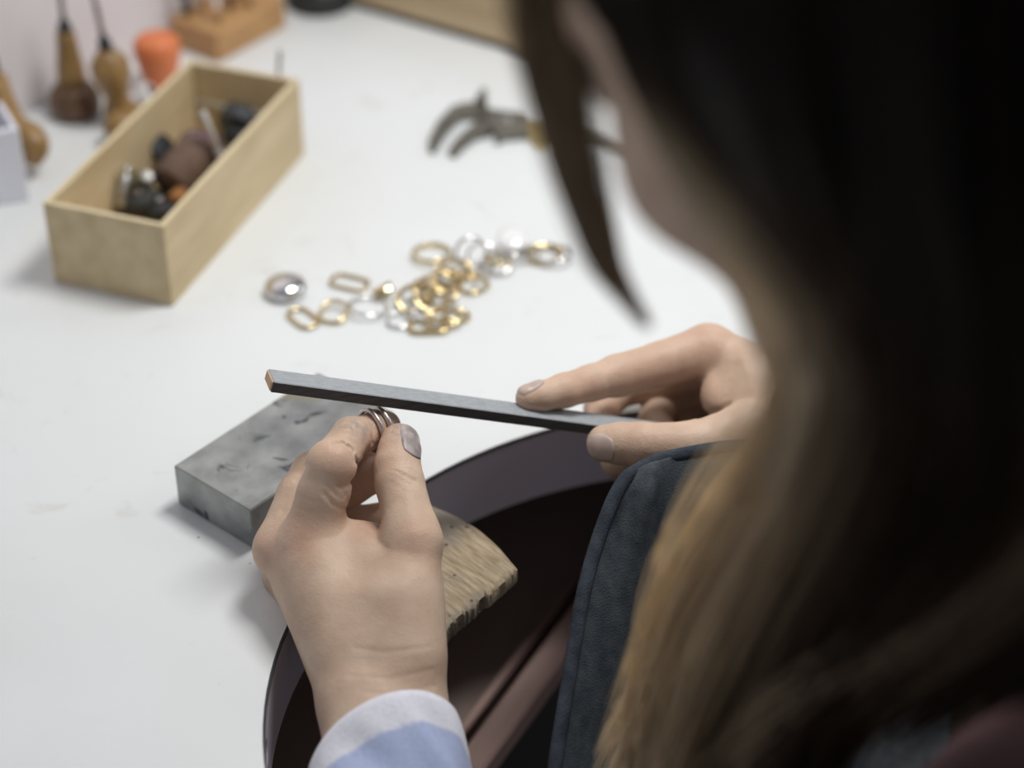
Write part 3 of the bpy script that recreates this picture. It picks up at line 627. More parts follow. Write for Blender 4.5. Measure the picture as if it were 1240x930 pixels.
# ------------------------------------------------------------------ left cuff: turned-back checked cotton
def cuff():
    c0 = K(467,928,.815); c1 = K(479,1046,.793); ax = nz(c1-c0)
    # opening leans: the rim passes these survey points
    s = nz(np.cross(ax, -fw)); s = s if s[0] > 0 else -s; t = nz(np.cross(ax, s)); t = t if t@fw < 0 else -t     # s to the right, t to the viewer
    nu, nv = 96, 34; V = []; band = []
    for lay in (0,1):
        for j in range(nv+1):
            v = j/nv; h = -.002+v*.098
            for i in range(nu):
                a = 2*math.pi*i/nu; ca, sa = math.cos(a), math.sin(a)
                rx = .0318*(1+.10*v) + (.0013*math.sin(3*a+5*v)+.0007*math.sin(7*a-9*v))*(.4+v); ry = .028*(1+.10*v)+.0014*math.sin(2*a+1+4*v)
                slope = (-.0105*ca*1.0 + .0010*math.sin(2*a))-.0155*sa                                 # right and near side reach further up the wrist
                fold = (.0016*math.sin(5*a+14*v)*math.exp(-((v-.35)/.3)**2) + .0006*math.sin(11*a+22*v))*min(1, v*8)
                lip = .0016*math.exp(-(v/.03)**2); off = (0 if lay == 0 else -.0022)
                r_ = 1
                p = c0 + ax*(h+slope*(1-.3*v)) + s*ca*(rx+off+fold-lip*.4) + t*sa*(ry+off+fold-lip*.4)
                V.append(p); band.append(.25 + .5*(1/(1+math.exp(-(h-.0125+.0015*math.sin(2*a+.6))/.0008)) - 1/(1+math.exp(-(h-.031)/.0008)) + 1/(1+math.exp(-(h-.052)/.0008)) - 1/(1+math.exp(-(h-.068)/.0008))))
    F = []; m = (nv+1)*nu
    for j in range(nv):
        for i in range(nu):
            k = (i+1) % nu; a = j*nu+i; b = j*nu+k; F.append((a, b, b+nu, a+nu)); F.append((m+a, m+a+nu, m+b+nu, m+b))
    for i in range(nu): k = (i+1) % nu; F.append((i, m+i, m+k, k)); q = nv*nu; F.append((q+i, q+k, m+q+k, m+q+i))
    o = mesh('shirt_cuff', V, F, SH, woman); o['label'] = 'white and blue checked turned-back shirt cuff'
    at = o.data.attributes.new('band', 'FLOAT', 'POINT'); at.data.foreach_set('value', np.array(band, np.float32))
cuff()

# ------------------------------------------------------------------ apron
def apron():
    left = [K(885,543,.885), K(840,548,.88), K(795,558,.872), K(760,580,.865), K(742,606,.86), K(722,660,.855), K(706,720,.848), K(694,790,.842), K(684,850,.836), K(671,935,.828), K(655,1080,.81)]
    # a sheet: columns run from the free edge towards the body, rows from the hem down
    rows = 60; cols = 46; Lf = spline([K(758,578,.865), K(742,606,.86), K(722,660,.855), K(706,720,.848), K(694,790,.842), K(684,850,.836), K(671,935,.828), K(655,1080,.81), K(640,1250,.79)], rows)
    hem = spline([K(758,578,.865), K(792,559,.873), K(838,548,.880), K(900,540,.880), K(980,545,.860), K(1080,575,.83), K(1200,640,.79)], cols)
    V = []
    for i in range(rows):
        for j in range(cols):
            s = i/(rows-1); t = j/(cols-1)
            p = hem[j] + (Lf[i]-Lf[0])*(1-.35*t) + np.array([0,0,-.03*math.sin(math.pi*t)*s]) 
            fold = .006*math.sin(9*t+3*s)*s*min(1,t*4) + .010*math.exp(-((t-.16-.30*s)/.06)**2)*math.exp(-((s-.14)/.22)**2)
            V.append(p - fw*fold*1.0 + up*0)
    V = np.array(V); F = [(i*cols+j, i*cols+j+1, (i+1)*cols+j+1, (i+1)*cols+j) for i in range(rows-1) for j in range(cols-1)]
    o = mesh('apron', V, F, DENIM, woman); md = o.modifiers.new('thick', 'SOLIDIFY'); md.thickness = .0022; md.offset = 0
    o['label'] = 'dark blue denim apron standing away from the chest'
    path = np.vstack([Lf[::-1][:-1], hem]); pp = spline(path[::3], 140)
    V, F = sweep(pp, [(.0031*math.cos(a)*1.0, .0022*math.sin(a)) for a in np.linspace(0, 2*math.pi, 10)[:-1]], refu=-fw)
    mesh('apron_hem', V, F, DENIMH, o)
    for k, off in ((0,.010),):
        q = hem + (np.array([0,0,-1])*off) - fw*.003; V, F = sweep(q[2:], circ(.0010, 6)); mesh('hem_seam', V, F, DENIMH, o)
apron()

# ------------------------------------------------------------------ hair
def hair():
    G = [
     [(880,-520,.47),(770,-200,.505),(700,-60,.53),(728,20,.545),(765,105,.555),(812,195,.56),(878,300,.568),(946,416,.59),(945,490,.61),(895,570,.645),(838,660,.68),(798,750,.715),(762,840,.745),(722,905,.760)],
     [(920,-520,.44),(840,-180,.48),(790,0,.50),(830,130,.52),(895,260,.535),(962,380,.555),(985,480,.58),(955,570,.615),(895,670,.65),(845,770,.69),(815,860,.72),(785,950,.735),(760,1040,.75)],
     [(990,-520,.41),(950,-150,.445),(940,50,.47),(965,200,.49),(1010,340,.515),(1045,450,.54),(1025,565,.575),(965,685,.62),(910,795,.665),(870,890,.69),(845,990,.71),(825,1080,.72)],
     [(1060,-500,.385),(1040,-100,.415),(1050,130,.44),(1080,300,.465),(1115,440,.50),(1110,560,.535),(1055,690,.58),(990,800,.63),(940,900,.66),(905,1000,.68),(880,1090,.69)],
     [(1150,-480,.37),(1150,-80,.395),(1170,200,.42),(1215,400,.45),(1230,540,.485),(1180,670,.53),(1085,780,.58),(1020,870,.61),(970,960,.64),(930,1060,.66)],
     [(1280,-450,.37),(1300,0,.39),(1330,300,.42),(1350,480,.45),(1320,620,.49),(1220,720,.54),(1100,790,.585),(990,850,.63),(900,920,.66)],
     [(1450,-400,.38),(1480,100,.40),(1490,400,.43),(1460,580,.46),(1380,690,.50),(1270,760,.54),(1170,810,.58),(1060,870,.61)],
     [(1600,-300,.42),(1650,200,.42),(1640,420,.44),(1580,580,.47),(1490,680,.50),(1380,750,.53),(1270,800,.55)],
    ]
    def clear(p):                                                   # keep a guide in front of the skull and cheek
        px, py, D = p; v = ray(px, py); t = .25
        for _ in range(60):
            d = float(head_sdf((CAM+v*t)[None].astype(np.float32))[0]); t += max(d, .0004)*.9
            if t > D+.05: break
        return (px, py, min(D, t-.010))
    G = [[clear(p) for p in g] for g in G]
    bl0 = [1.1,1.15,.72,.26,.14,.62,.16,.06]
    n = 30; GS = np.array([spline([K(*p) for p in g], n) for g in G]); NS = 6200
    f = rng.uniform(0, 1, NS)**.85*(len(G)-1.001); i0 = f.astype(int); fr = f-i0
    cl = np.round(f*9)/9; f = f*.35+cl*.65; f = np.clip(f, 0, len(G)-1.001); i0 = f.astype(int); fr = (f-i0)[:, None, None]      # clump into locks
    base = GS[i0]*(1-fr)+GS[np.minimum(i0+1, len(G)-1)]*fr
    t = np.linspace(0, 1, n)[None, :]; ph = rng.uniform(0, 6.28, (NS,1)); lay = rng.uniform(0, 1, (NS,1))
    ed = np.clip(f, 0, 1)[:, None]                                  # keep the front edge thin
    deep = (.004+.022*np.minimum(1,f/2.)[:, None])*lay*np.clip(.3+t*1.5,0,1)
    # depth away from the camera, a little wave, some spread
    sp = (.0012+.0055*t**2)*(.5+.5*ed); w1 = rng.normal(0, 1, (NS,1))*sp + .0016*np.sin(t*9+ph+f[:, None]*3)*t
    w2_ = rng.normal(0, 1, (NS,1))*sp
    P = base + (deep*np.sin(np.pi*np.clip(t*.9+.1,0,1))**.5)[..., None]*fw + w1[..., None]*rt + w2_[..., None]*up
    ln = rng.uniform(.86, 1.0, (NS,1)); P = resample(P, ln)
    rdir_ = (P-CAM)/np.linalg.norm(P-CAM, axis=2, keepdims=True); sft = np.zeros(P.shape[:2])      # lie over the head and neck, not through them
    for _ in range(14):
        q = (P-rdir_*sft[..., None]).reshape(-1, 3).astype(np.float32); d = np.minimum(head_sdf(q), cap(q, chest+Fd*.005+Z*.01, neck, .056, .052)).reshape(sft.shape); sft += np.clip(.004-d, 0, .02)
    kr = np.exp(-(np.arange(-4,5)/2.2)**2); kr /= kr.sum()
    pad = np.pad(sft, ((0,0),(4,4)), mode='edge'); mxs = np.max(np.stack([pad[:, k_+2:k_+2+n] for k_ in range(5)]), 0)
    pad = np.pad(mxs, ((0,0),(4,4)), mode='edge'); sft = sum(kr[k_]*pad[:, k_:k_+n] for k_ in range(9)); P = P-rdir_*(sft*(1+.04*rng.uniform(0,1,(NS,1))))[..., None]
    # stray strands drift off the lower front edge
    st = (rng.uniform(0, 1, NS) < .06) & (f < 1.2); P[st] += (-(np.clip(np.sin(np.pi*np.clip((t-.55)/.45, 0, 1)), 0, 1)*rng.uniform(.0, .016, (st.sum(),1)))[..., None]*rt)
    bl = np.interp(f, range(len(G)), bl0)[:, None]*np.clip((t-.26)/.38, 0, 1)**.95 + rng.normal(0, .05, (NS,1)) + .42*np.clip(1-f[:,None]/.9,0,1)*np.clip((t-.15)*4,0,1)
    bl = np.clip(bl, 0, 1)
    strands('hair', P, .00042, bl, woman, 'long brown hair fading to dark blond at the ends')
    # the loose lock in front of the face
    g = spline([K(*p) for p in [(640,-260,.545),(652,-120,.55),(664,0,.555),(676,100,.560),(697,200,.565),(727,300,.575),(752,350,.58),(785,398,.585)]], n); NS = 900
    t = np.linspace(0, 1, n)[None, :]; sp = .0072*(1-t)**1.0+.0008; a = rng.normal(0, .62, (NS,1)); b = rng.normal(0, .5, (NS,1))
    P = g[None]+(a*sp)[..., None]*rt+(b*sp)[..., None]*fw + (.0008*np.sin(t*8+rng.uniform(0,6,(NS,1))))[..., None]*rt
    P = resample(P, rng.uniform(.80, 1, (NS,1)))
    strands('hair_lock', P, .0003, np.clip(.62+.02*t+rng.normal(0,.04,(NS,1)), 0, 1), woman, 'loose lock hanging in front of the face')
def resample(P, ln):
    n = P.shape[1]; t = np.linspace(0, 1, n)[None, :]*ln*(n-1); i = np.minimum(t.astype(int), n-2); f = (t-i)[..., None]
    r = np.arange(len(P))[:, None]; return P[r, i]*(1-f)+P[r, i+1]*f
def strands(name, P, rad, bl, parent, label):
    NS, n, _ = P.shape; T = np.gradient(P, axis=1); T /= np.linalg.norm(T, axis=2, keepdims=True)+1e-9
    s = np.cross(T, np.array([.3,.2,1.])); s /= np.linalg.norm(s, axis=2, keepdims=True)+1e-9; u = np.cross(T, s)
    tp = np.ones(n); tp[-1] = .15; tp[-2] = .6; V = np.stack([P+(s*math.cos(a)+u*math.sin(a))*(rad*tp)[None, :, None] for a in (0, 2.094, 4.189)], 2)
    idx = np.arange(NS*n*3).reshape(NS, n, 3); F = []
    for k in range(3):
        k2 = (k+1) % 3; F.append(np.stack([idx[:, :-1, k], idx[:, :-1, k2], idx[:, 1:, k2], idx[:, 1:, k]], -1).reshape(-1, 4))
    o = mesh(name, V.reshape(-1, 3), np.vstack(F), HR, parent); o['label'] = label
    at = o.data.attributes.new('blond', 'FLOAT', 'POINT'); at.data.foreach_set('value', np.repeat(np.broadcast_to(bl, (NS, n)).ravel(), 3).astype(np.float32))
hair()
# scalp mass and crown hair under the long strands
def crown():
    NS, n = 3600, 22; az = rng.uniform(math.radians(165), math.radians(350), NS); az = np.where(az > 2*math.pi, az-2*math.pi, az)   # left, round the back, right
    az = np.round(az*14)/14*.6+az*.4
    y0 = rng.uniform(-.06, .05, NS); t = np.linspace(0, 1, n); pol = np.radians(4+np.where(np.cos(az) > 0, 66, 94)[:, None]*np.clip(t/.55, 0, 1)[None, :])
    X = .088*np.sin(pol)*np.cos(az)[:, None]; Y = -.016+.112*np.sin(pol)*np.sin(az)[:, None]+y0[:, None]*np.cos(pol); Zl = .036+.106*np.cos(pol)
    k = 1+rng.uniform(0, .045, (NS,1)); P = Hc+(X*k)[..., None]*hl+(Y*k)[..., None]*hf+(Zl*k)[..., None]*hu
    fall = np.clip((t-.55)/.45, 0, 1)[None, :]*np.where(np.cos(az) < -.25, .13, 0.)[:, None]; 
    return P-np.array([0,0,1.])*fall[..., None]+Fd*(fall**2*.0)[..., None]
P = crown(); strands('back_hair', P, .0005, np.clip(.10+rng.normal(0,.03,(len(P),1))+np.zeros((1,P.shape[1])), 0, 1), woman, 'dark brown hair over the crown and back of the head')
def scalp(P):
    Pl = (P-Hc.astype(np.float32))@HRm.astype(np.float32)
    d = ell(Pl, (0,-.016,.036), (.084,.106,.098)); return smax(d, Pl[:,1]-(.050+Pl[:,2]*.3), .01)
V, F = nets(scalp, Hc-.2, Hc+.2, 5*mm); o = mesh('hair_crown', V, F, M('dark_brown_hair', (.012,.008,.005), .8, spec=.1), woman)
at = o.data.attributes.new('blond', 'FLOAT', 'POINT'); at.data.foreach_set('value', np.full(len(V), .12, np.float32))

# ------------------------------------------------------------------ the two rings being sanded
def band_ring(R, wd, th, n=72, half=True):
    """ring round z: D-section band"""
    prof = [(-th/2, -wd/2*.8), (-th/2, wd/2*.8), (-th/2*.3, wd/2), (th/2*.5, wd/2*.75), (th/2, wd/4), (th/2, -wd/4), (th/2*.5, -wd/2*.75), (-th/2*.3, -wd/2)]
    V = []; F = []; m = len(prof)
    for i in range(n):
        a = 2*math.pi*i/n
        for x, z in prof: V.append(((R+x)*math.cos(a), (R+x)*math.sin(a), z))
    for i in range(n):
        for j in range(m): k = (i+1) % n; F.append((i*m+j, k*m+j, k*m+(j+1) % m, i*m+(j+1) % m))
    V, F = np.array(V), F; return V, F
ia, ib = L_fing[1][4][0], L_fing[1][7][0]; iax = nz(nz(ib-ia)*.72 + nz(rt*.8+up*.25-fw*.05)*.45)
ringm = M('dull_silver', (.62,.56,.52), .30, 1.0, (.45,.38,.36), 90)
for c, lab in ((K(450,521,.8865), 'dull silver ring on the left index fingertip, nearer to the knuckle'), (K(461,518.5,.8905), 'dull silver ring nearest the fingertip, under the emery stick')):
    V, F = band_ring(.0092, .0024, .0018); s, t_, a = basis(iax); Vw = c + V[:,0:1]*s + V[:,1:2]*t_ + V[:,2:3]*a
    tag(mesh('finger_ring', Vw, F, ringm), lab, 'ring', 'rings being sanded')

# ------------------------------------------------------------------ scatter of finished links and rings on the bench
def link(a, b, r, p=2.6, n=44, flat=1.0):
    """closed superellipse wire link lying in xy"""
    path = []
    for i in range(n):
        q = 2*math.pi*i/n; c, s = math.cos(q), math.sin(q)
        path.append((a*abs(c)**(2/p)*(1 if c >= 0 else -1), b*abs(s)**(2/p)*(1 if s >= 0 else -1), 0))
    return sweep(path, [(x, y*flat) for x, y in circ(r, 8)], closed=True, refu=(0,0,1))
def place(name, VF, mat, px, py, z, yaw, tx, ty, lab, cat, grp='links and rings scattered on the bench'):
    V, F = VF; q = PZ(px, py, z); o = mesh(name, V, F, mat, local=True, loc=(q[0], q[1], q[2]+Z0))
    o.rotation_euler = (math.radians(tx), math.radians(ty), math.radians(yaw)); return tag(o, lab, cat, grp)
g = 'links and rings scattered on the bench'
# domed silver disc ring on the far left
V, F = lathe([(.0078,0),(.0106,.0012),(.0112,.003),(.0108,.0048),(.0085,.0068),(.005,.0079),(.001,.0082)], n=40)
place('silver_dome', (V*[1,1,1], F), SILV, 346, 354, .0005, 20, 0, 0, 'domed polished silver disc at the far left end of the scatter', 'jewellery')
def lk(px, py, a, b, r, yaw, z, tx, ty, mat, lab, p=2.6): place('chain_link' , link(a*mm, b*mm, r*mm, p), mat, px, py, z*mm, yaw, tx, ty, lab, 'chain link')
def rg(px, py, R, wd, th, yaw, z, tx, ty, mat, lab): place('finger_ring', band_ring(R*mm, wd*mm, th*mm), mat, px, py, z*mm, yaw, tx, ty, lab, 'ring')
lk(367,385, 9.2,5.2,1.15, -52, 1.3, 0,0, GOLD, 'long gold octagonal link just below the silver dome', 3.2)
lk(404,378, 6.6,7.4,1.15, -20, 2.6, 12,0, GOLD, 'small rounded gold link, second from the left in the bottom row', 2.8)
lk(423,342, 9.6,5.6,1.05, -22, 1.2, 0,0, GOLD, 'slim rectangular gold link standing apart above the others', 5)
rg(446,372, 10.0,2.2,1.5, 0, 2.0, -8,6, SILV, 'silver ring lying flat beside the small gold plate')
V, F = box([-.0055,-.003,0],[.011,0,0],[0,.006,0],[0,0,.0016],.0003); place('gold_plate', (V, F), GOLD, 464, 353, .004, 25, 25, -15, 'small flat gold plate leaning on the silver ring', 'jewellery')
rg(484,388, 6.3,2.0,1.3, 0, 1.6, 0,0, SILV, 'small pale silver ring left of the lowest gold link')
lk(499,362, 7.6,6.6,1.5, 35, 4.0, 28,-18, GOLD, 'thick gold link tipped up at the left side of the pile', 2.3)
lk(513,352, 7.0,5.6,1.4, 70, 6.2, 35,10, GOLD, 'gold link leaning over the middle of the pile', 2.6)
rg(521,361, 8.3,2.6,1.5, 10, 4.5, 22,12, GOLD, 'broad gold ring in the heart of the pile')
lk(528,346, 7.8,5.4,1.3, -35, 8.0, -16,12, GOLD, 'gold link on top of the pile', 3)
rg(537,357, 8.0,2.2,1.4, 0, 3.4, 12,-22, GOLD, 'gold ring sloping off the right side of the pile')
lk(541,338, 9.2,5.6,1.3, -55, 2.4, 8,0, GOLD, 'long gold link running up from the pile towards the upper group', 2.8)
lk(553,326, 8.2,6.0,1.4, 20, 4.2, 20,15, GOLD, 'gold link crossing under the upright silver ring', 2.4)
lk(563,334, 7.4,5.0,1.2, -30, 6.0, -14,-10, GOLD, 'small gold link bridging the upper group', 3)
lk(573,345, 7.8,6.8,1.1, 40, 1.3, 0,0, GOLD, 'rounded gold link lying flat right of the pile', 2.5)
rg(523,307, 10.0,3.4,1.5, 0, 2.6, -5,0, GOLD, 'clean broad gold ring lying flat at the top of the scatter')
rg(570,306, 8.2,2.4,1.5, 15, 8.6, 68,0, SILV, 'silver ring standing upright beside the broad gold ring')
rg(583,312, 7.6,2.2,1.4, -30, 6.2, 45,25, SILV, 'silver ring leaning against the upright one')
rg(602,320, 8.2,3.4,1.5, 0, 3.0, 14,-8, SILV, 'wide silver ring tipped against a gold one')
rg(604,314, 6.9,2.8,1.3, 10, 5.2, -12,8, GOLD, 'narrow gold ring nested in the wide silver one')
V, F = lathe([(.0070,0),(.0086,.0012),(.0086,.003),(.006,.0042),(.001,.0048)], n=36); place('white_button', (V, F), PEARL, 621, 293, .006, 0, 14, 0, 'glossy white domed cabochon at the top of the scatter', 'jewellery')
rg(625,305, 8.8,4.6,1.4, 0, 3.0, -10,12, SILV, 'broad silver ring propping up the white cabochon')
lk(659,308, 8.8,7.4,1.5, 10, 2.2, 7,0, GOLD, 'round gold link, left one of the pair nearest the hair', 2.2)
rg(672,308, 9.6,2.8,1.3, 0, 3.2, -8,-8, SILV, 'silver ring, right one of the pair nearest the hair')
lk(519,395, 9.4,5.4,1.4, 2, 1.5, 0,0, GOLD, 'faceted oblong gold link, lowest of the scatter', 5)
lk(536,386, 8.6,5.8,1.2, 12, 3.6, 10,-5, GOLD, 'gold link lying across the lowest oblong one', 3)
lk(553,382, 6.4,4.6,1.2, 15, 2.2, 5,12, GOLD, 'small gold link at the lower right end of the pile', 2.3)
lk(508,382, 6.0,4.6,1.0, -10, 2.0, -9,0, SILV, 'small silver link above the lowest oblong gold one', 2.4)

# ------------------------------------------------------------------ sliding gauge
def gauge():
    def W(p): q = PZ(*p); return q[:2]
    c = W((600,149)); root = empty('sliding_gauge', (*c, 0), 'old brass and steel sliding gauge with two curved jaws', 'calipers')
    def ext(name, pts, z0, z1, mat): return mesh(name, *prism([W(p) for p in pts], z0, z1), mat, root, smooth=False)
    ext('jaw', [(521,187),(519,176),(530,155),(548,136),(566,131),(583,133),(590,141),(583,149),(566,147),(556,150),(543,163),(532,179),(526,188)], .0008, .0045, BRASS)
    ext('jaw', [(546,192),(543,188),(552,175),(565,163),(580,152),(594,150),(602,158),(594,167),(577,171),(562,182),(552,192)], .0004, .0040, BRASS)
    ext('thumb_stud', [(575,136),(584,122),(590,124),(590,137)], .004, .009, BRASS)
    ext('slide', [(586,139),(600,143),(640,147),(640,170),(612,172),(601,178),(600,167),(590,160)], .001, .0058, BRASS)
    ext('scale_plate', [(628,150),(668,153),(672,178),(655,182),(640,170),(628,168)], .0002, .0042, BRASSY)
    ext('beam', [(640,152),(700,162),(758,178),(800,190),(798,199),(756,189),(700,175),(640,168)], .0010, .0036, BRASS)
    q = W((614,157)); mesh('screw', *lathe([(.0032,0),(.0032,.0018),(.0026,.0022)], (*q,.0058), n=20), TOOLS, root)
gauge()

# ------------------------------------------------------------------ plywood box and its contents
ba = 1.2299; bl_ = np.array([math.cos(ba), math.sin(ba), 0]); bw = np.array([-math.sin(ba), math.cos(ba), 0]); bo = np.array([-.1745,.8775,0.])
BL, BW_, BH, TH = .1652, .0688, .0487, .0034
wb = empty('wooden_box', bo+bl_*BL/2+bw*BW_/2, 'open pale plywood box full of small polishing tools', 'box')
def panel(name, o_, a, b, c):
    p = mesh(name, *box(o_, a, b, c, .0004), BOXW, wb, smooth=False); p.data.materials.append(BOXE)
    for f in p.data.polygons:
        if f.normal.z > .9: f.material_index = 1
panel('side_panel', bo, bl_*BL, bw*TH, Z*BH); panel('side_panel', bo+bw*(BW_-TH), bl_*BL, bw*TH, Z*BH)
panel('end_panel', bo+bw*TH, bl_*TH, bw*(BW_-2*TH), Z*BH); panel('end_panel', bo+bw*TH+bl_*(BL-TH), bl_*TH, bw*(BW_-2*TH), Z*BH)
mesh('base_panel', *box(bo+bw*TH+bl_*TH+Z*.001, bl_*(BL-2*TH), bw*(BW_-2*TH), Z*.003), BOXW, wb, smooth=False)
PLAT = M('matt_steel', (.62,.61,.58), .5, .6)
gb = 'polishing tools in the plywood box'
def tool(name, px, py, z, ax, parts, lab, cat='polishing tool', grp=gb):
    """parts = [(part name, profile, offset along axis, material)]"""
    c = PZ(px, py, z); r_ = empty(name, c-Z*0, lab, cat, grp)
    for nm, prof, off, mt in parts: mesh(nm, *lathe(prof, c+nz(ax)*off, ax, 22), mt, r_)
def cyl(r_, h, b=.0006): return [(r_-b,0),(r_,b),(r_,h-b),(r_-b,h)]
tool('sanding_drum', 205, 224, .017, bl_*.80+bw*-.15+Z*.25, [('abrasive_sleeve', cyl(.0118,.029), 0, BRN), ('shank', cyl(.0015,.014,.0002), .029, TOOLS)], 'brown sanding drum lying across the middle of the box')
tool('sanding_drum', 231, 190, .020, bl_*.25-bw*.7+Z*.3, [('abrasive_sleeve', cyl(.0092,.018), 0, PURP), ('shank', cyl(.0016,.012,.0002), -.012, TOOLS)], 'mauve sanding drum behind the brown one')
tool('polishing_wheel', 236, 176, .028, Z+bl_*-.2, [('wheel', cyl(.0085,.005), 0, PURP), ('screw_head', [(.003,0),(.003,.001),(.0015,.002)], .005, TOOLS)], 'mauve wheel with a shiny steel screw head')
tool('mandrel', 268, 192, .026, Z*.9+bw*.28, [('shank', cyl(.0019,.029,.0002), 0, PLAT), ('collar', cyl(.0028,.005,.0004), 0, TOOLS)], 'upright steel mandrel beside the mauve drums')
tool('rubber_wheel', 287, 156, .014, bl_+Z*.4, [('wheel', cyl(.012,.010), 0, M('grey_rubber', (.05,.055,.06), .6)), ('shank', cyl(.0014,.014,.0002), .010, TOOLS)], 'dark grey rubber wheel near the far end of the box')
tool('rubber_wheel', 312, 138, .020, bl_*.9+bw*.2+Z*.5, [('wheel', cyl(.0105,.009), 0, DKRUB), ('shank', cyl(.0014,.010,.0002), .009, TOOLS)], 'black rubber wheel by the far right corner of the box')
tool('rubber_wheel', 290, 172, .012, Z+bl_*.3, [('wheel', cyl(.010,.008), 0, DKRUB)], 'black rubber disc below the grey wheel')
tool('mandrel', 336, 124, .026, Z*1.0+bw*-.12, [('shank', cyl(.0013,.034,.0002), 0, TOOLS)], 'thin steel shank sticking up at the far right corner of the box')
tool('steel_rod', 236, 122, .024, -bw*1.0+bl_*.02, [('shank', cyl(.0019,.046,.0002), 0, PLAT)], 'steel rod lying across the far end of the box')
tool('steel_rod', 211, 152, .018, Z*.75+bw*.35-bl_*.1, [('shank', cyl(.0016,.028,.0002), 0, M('grey_steel', (.25,.24,.25), .4, .8))], 'grey steel rod leaning on the left side of the box')
tool('bristle_brush', 152, 228, .012, Z*.9+bl_*.35, [('bristles', [(.0085,0),(.0098,.003),(.0098,.006),(.0085,.009)], 0, BRST), ('hub', cyl(.003,.011,.0004), 0, TOOLS)], 'olive bristle brush wheel in the near end of the box')
tool('collet', 146, 250, .015, bl_*.55+Z*.8, [('sleeve', cyl(.0026,.018,.0004), 0, TOOLS), ('cap', cyl(.0034,.004,.0006), .018, SILV)], 'bright steel collet standing in the near left corner of the box')
tool('collet', 178, 224, .014, bl_*-.4-bw*.3+Z*.7, [('sleeve', cyl(.0034,.012,.0004), 0, PLAT)], 'short bright collet between the brush and the brown drum')
tool('bristle_brush', 171, 250, .010, Z+bw*.2, [('bristles', [(.0085,0),(.0105,.002),(.0105,.006),(.0085,.008)], 0, M('dark_bristle', (.03,.034,.03), .7)), ('hub', cyl(.003,.010,.0004), 0, OXID)], 'dark wire brush wheel against the near end of the box')
tool('rubber_wheel', 194, 256, .007, Z, [('wheel', cyl(.0105,.007), 0, DKRUB), ('screw_head', cyl(.0025,.002,.0004), .007, TOOLS)], 'black wheel with a steel screw in the near right corner of the box')
tool('felt_cone', 211, 245, .014, bl_+Z*.2, [('felt', [(.0045,0),(.005,.002),(.0035,.010),(.0008,.016)], 0, M('tan_felt', (.34,.15,.05), .9))], 'small tan felt cone by the near right side of the box')
tool('rubber_wheel', 228, 222, .008, Z+bl_*.2, [('wheel', cyl(.010,.007), 0, OXID)], 'dull metal disc under the brown drum')
tool('steel_washer', 196, 182, .018, Z*.5+bw*-.8, [('washer', cyl(.0095,.0025,.0004), 0, DKRUB)], 'black washer leaning behind the brown drum')

# ------------------------------------------------------------------ engraving tools at the left, orange handle, stand, lamp foot, carton
def mush(px, py, k, lab, lean=(0,0,1), mats=(DARKW, HANDW), hs=1.0):
    c = PZ(px, py, 0); r_ = empty('graver', c, lab, 'engraving tool', 'engraving tools by the wall')
    mesh('knob', *lathe([(.0100*k,0),(.0148*k,.0015*k),(.0158*k,.0075*k),(.0150*k,.013*k),(.0120*k,.018*k),(.0085*k,.0205*k)], c, lean, 32), mats[0], r_)
    mesh('handle', *lathe([(.0088*k,.0205*k),(.0082*k,.030*k*hs),(.0062*k,.043*k*hs),(.0056*k,.052*k*hs),(.0050*k,.054*k*hs)], c, lean, 28), mats[1], r_)
    mesh('ferrule', *lathe([(.0042*k,.054*k*hs),(.0036*k,.059*k*hs)], c, lean, 20), DKRUB, r_)
    mesh('tang', *lathe([(.0018*k,.059*k*hs),(.0015*k,.084*k*hs)], c, lean, 10), OXID, r_)
mush(93, 137, 1.0, 'mushroom-handled graver standing on its dark knob by the wall')
c = PZ(150, 152, 0); r_ = empty('graver', c, 'stout ball-handled graver standing between the dark-knobbed one and the orange handle', 'engraving tool', 'engraving tools by the wall'); ld = (-.10,.02,1)
mesh('handle', *lathe([(.008,0),(.0100,.004),(.0095,.012),(.0070,.019),(.0085,.025),(.0115,.034),(.0112,.041),(.0070,.047),(.0040,.050)], c, ld, 30), HANDW, r_)
mesh('ferrule', *lathe([(.0042,.050),(.0036,.056)], c, ld, 20), DKRUB, r_); mesh('tang', *lathe([(.0018,.056),(.0015,.086)], c, ld, 10), OXID, r_)
# handle lying in front
c = PZ(134, 165, .010); r_ = empty('graver', c-Z*.010, 'short turned handle lying in front of the standing gravers', 'engraving tool', 'engraving tools by the wall')
mesh('handle', *lathe([(.004,0),(.0085,.003),(.0105,.010),(.0085,.018),(.0095,.024),(.006,.028)], c, (.55,.8,.08), 26), HANDW, r_); mesh('ferrule', *lathe([(.0058,.028),(.0055,.034)], c, (.55,.8,.08), 22), SILV, r_)
c = PZ(178, 118, .004); tag(mesh('white_bead', *lathe([(.0045,-.004),(.0052,-.002),(.005,.006),(.0035,.008)], c, (0,0,1), 20), PEARL), 'small glossy white bead between the gravers and the plywood box', 'bead')
# curved wooden handle at the frame's left edge
pth = spline([K(-2,92,1.175), K(3,120,1.172), K(10,146,1.168), K(22,162,1.164), K(36,168,1.160), K(44,180,1.158), K(38,197,1.160)], 26)
V, F = sweep(pth, circ(.0062, 16), refu=-fw, scale=[.75+.85*math.sin(math.pi*(i/25)**1.1) for i in range(26)])
cv = empty('hook_handled_tool', PZ(20,190,0), 'tool with a curved brown wooden handle behind the white carton', 'engraving tool'); mesh('handle', V, F, HANDW, cv)
mesh('tang', *lathe([(.0022,0),(.0018,.024)], pth[0]-Z*.002, (-.1,0,1), 10), OXID, cv)
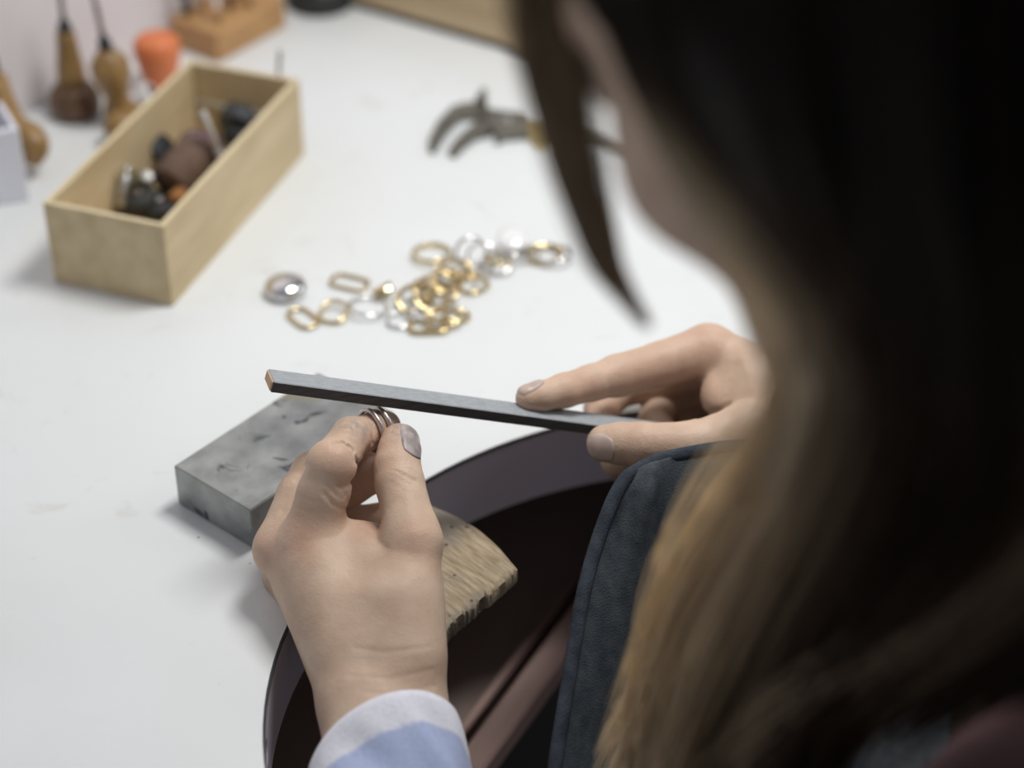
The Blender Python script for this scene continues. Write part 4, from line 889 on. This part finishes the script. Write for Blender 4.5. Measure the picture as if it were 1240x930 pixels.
# orange egg-shaped handle
c = PZ(196, 108, .0); d_ = nz((-.02,.05,1)); tag(mesh('orange_handle', *lathe([(.0062,0),(.0082,.002),(.0105,.009),(.0132,.019),(.0142,.026),(.0138,.031),(.0110,.0345),(.004,.0355)], c, d_, 32), ORANGE), 'orange plastic handle standing behind the plywood box', 'handle')
# white carton on the left edge
ca_ = PZ(-34,262,0); ct = empty('white_carton', ca_, 'small white carton with a dark grey lid at the left edge', 'box')
ux = nz([.99,.08,0]); uy = nz([-.45,.89,0])
q0 = PZ(-75,262,0); mesh('carton_body', *box(q0, PZ(37,243,0)-q0, uy*.034, Z*.046, .001), WPL, ct, smooth=False)
mesh('lid', *box(q0+Z*.046+uy*.003, (PZ(37,243,0)-q0)*.93, uy*.028, Z*.0015, .0004), GREYT, ct, smooth=False)
# drill stand
sA = PZ(265,77,0); sB = PZ(345,33,0); sC = PZ(196,60,0)
u1 = nz(np.array([*(sB-sA)[:2],0])); l1 = np.linalg.norm(sB-sA)+.002; u2 = nz(np.array([-u1[1], u1[0], 0]));
std = empty('tool_stand', sA+u1*.03+u2*.02, 'orange-brown wooden block drilled to hold steel tools', 'tool stand')
mesh('stand_block', *box(sA, u1*l1, u2*.040, Z*.020, .0012), STANDW, std, smooth=False)
k = 0
labs = ['steel bur, nearest in the wooden stand','steel bur at the left rear of the stand','dark steel bur at the left corner of the stand','steel bur in the middle of the stand','steel bur at the right front of the stand','steel bur at the far right of the stand']
for (s_, t_, mt) in ((.013,.010,SILV),(.020,.031,SILV),(.008,.032,DKRUB),(.030,.016,OXID),(.040,.009,SILV),(.047,.024,SILV)):
    c = sA+u1*s_+u2*t_+Z*.0205; r_ = empty('steel_bur', c, labs[k], 'steel tool', 'burs in the wooden stand'); k += 1
    mesh('shank', *lathe([(.0024,0),(.0024,.020),(.0017,.022),(.0017,.034)], c, (0,0,1), 16), mt, r_); mesh('cutter', *lathe([(.0017,.034),(.0030,.036),(.0030,.042),(.0012,.045)], c, (0,0,1), 16), TOOLS, r_)
# lamp foot at the top
c = PZ(388, 3, 0); lf = empty('lamp_foot', c, 'round black metal foot at the back corner of the bench', 'lamp base')
mesh('foot', *lathe([(.021,0),(.023,.002),(.022,.012),(.017,.017),(.008,.020)], c, (0,0,1), 40), DKMET, lf); mesh('stem', *lathe([(.006,.020),(.006,.22)], c, (0,0,1), 18), DKMET, lf)
mesh('lamp_arm', *sweep([c+Z*.22, c+Z*.26+np.array([.02,-.01,0]), c+Z*.30+np.array([.10,-.05,0])], circ(.005,12)), DKMET, lf)
mesh('lamp_shade', *lathe([(.012,0),(.020,.006),(.040,.045),(.041,.047)], c+Z*.31+np.array([.10,-.05,0]), (.2,-.1,-1), 32), DKMET, lf)

# stool under the woman
st = empty('stool', (pelv[0], pelv[1], -.75), 'round dark stool under the seated woman', 'stool')
mesh('seat', *lathe([(.15,-.43),(.17,-.425),(.17,-.408),(.15,-.402)], (pelv[0],pelv[1],0), (0,0,1), 40), DKRUB, st)
for i in range(4):
    a = i*math.pi/2+.4; d_ = np.array([math.cos(a), math.sin(a), 0]); q = np.array([pelv[0],pelv[1],-.43])
    ln = .315; mesh('leg', *sweep([q+d_*.11, q+d_*.17-Z*ln], circ(.013,10)), DKMET, st)
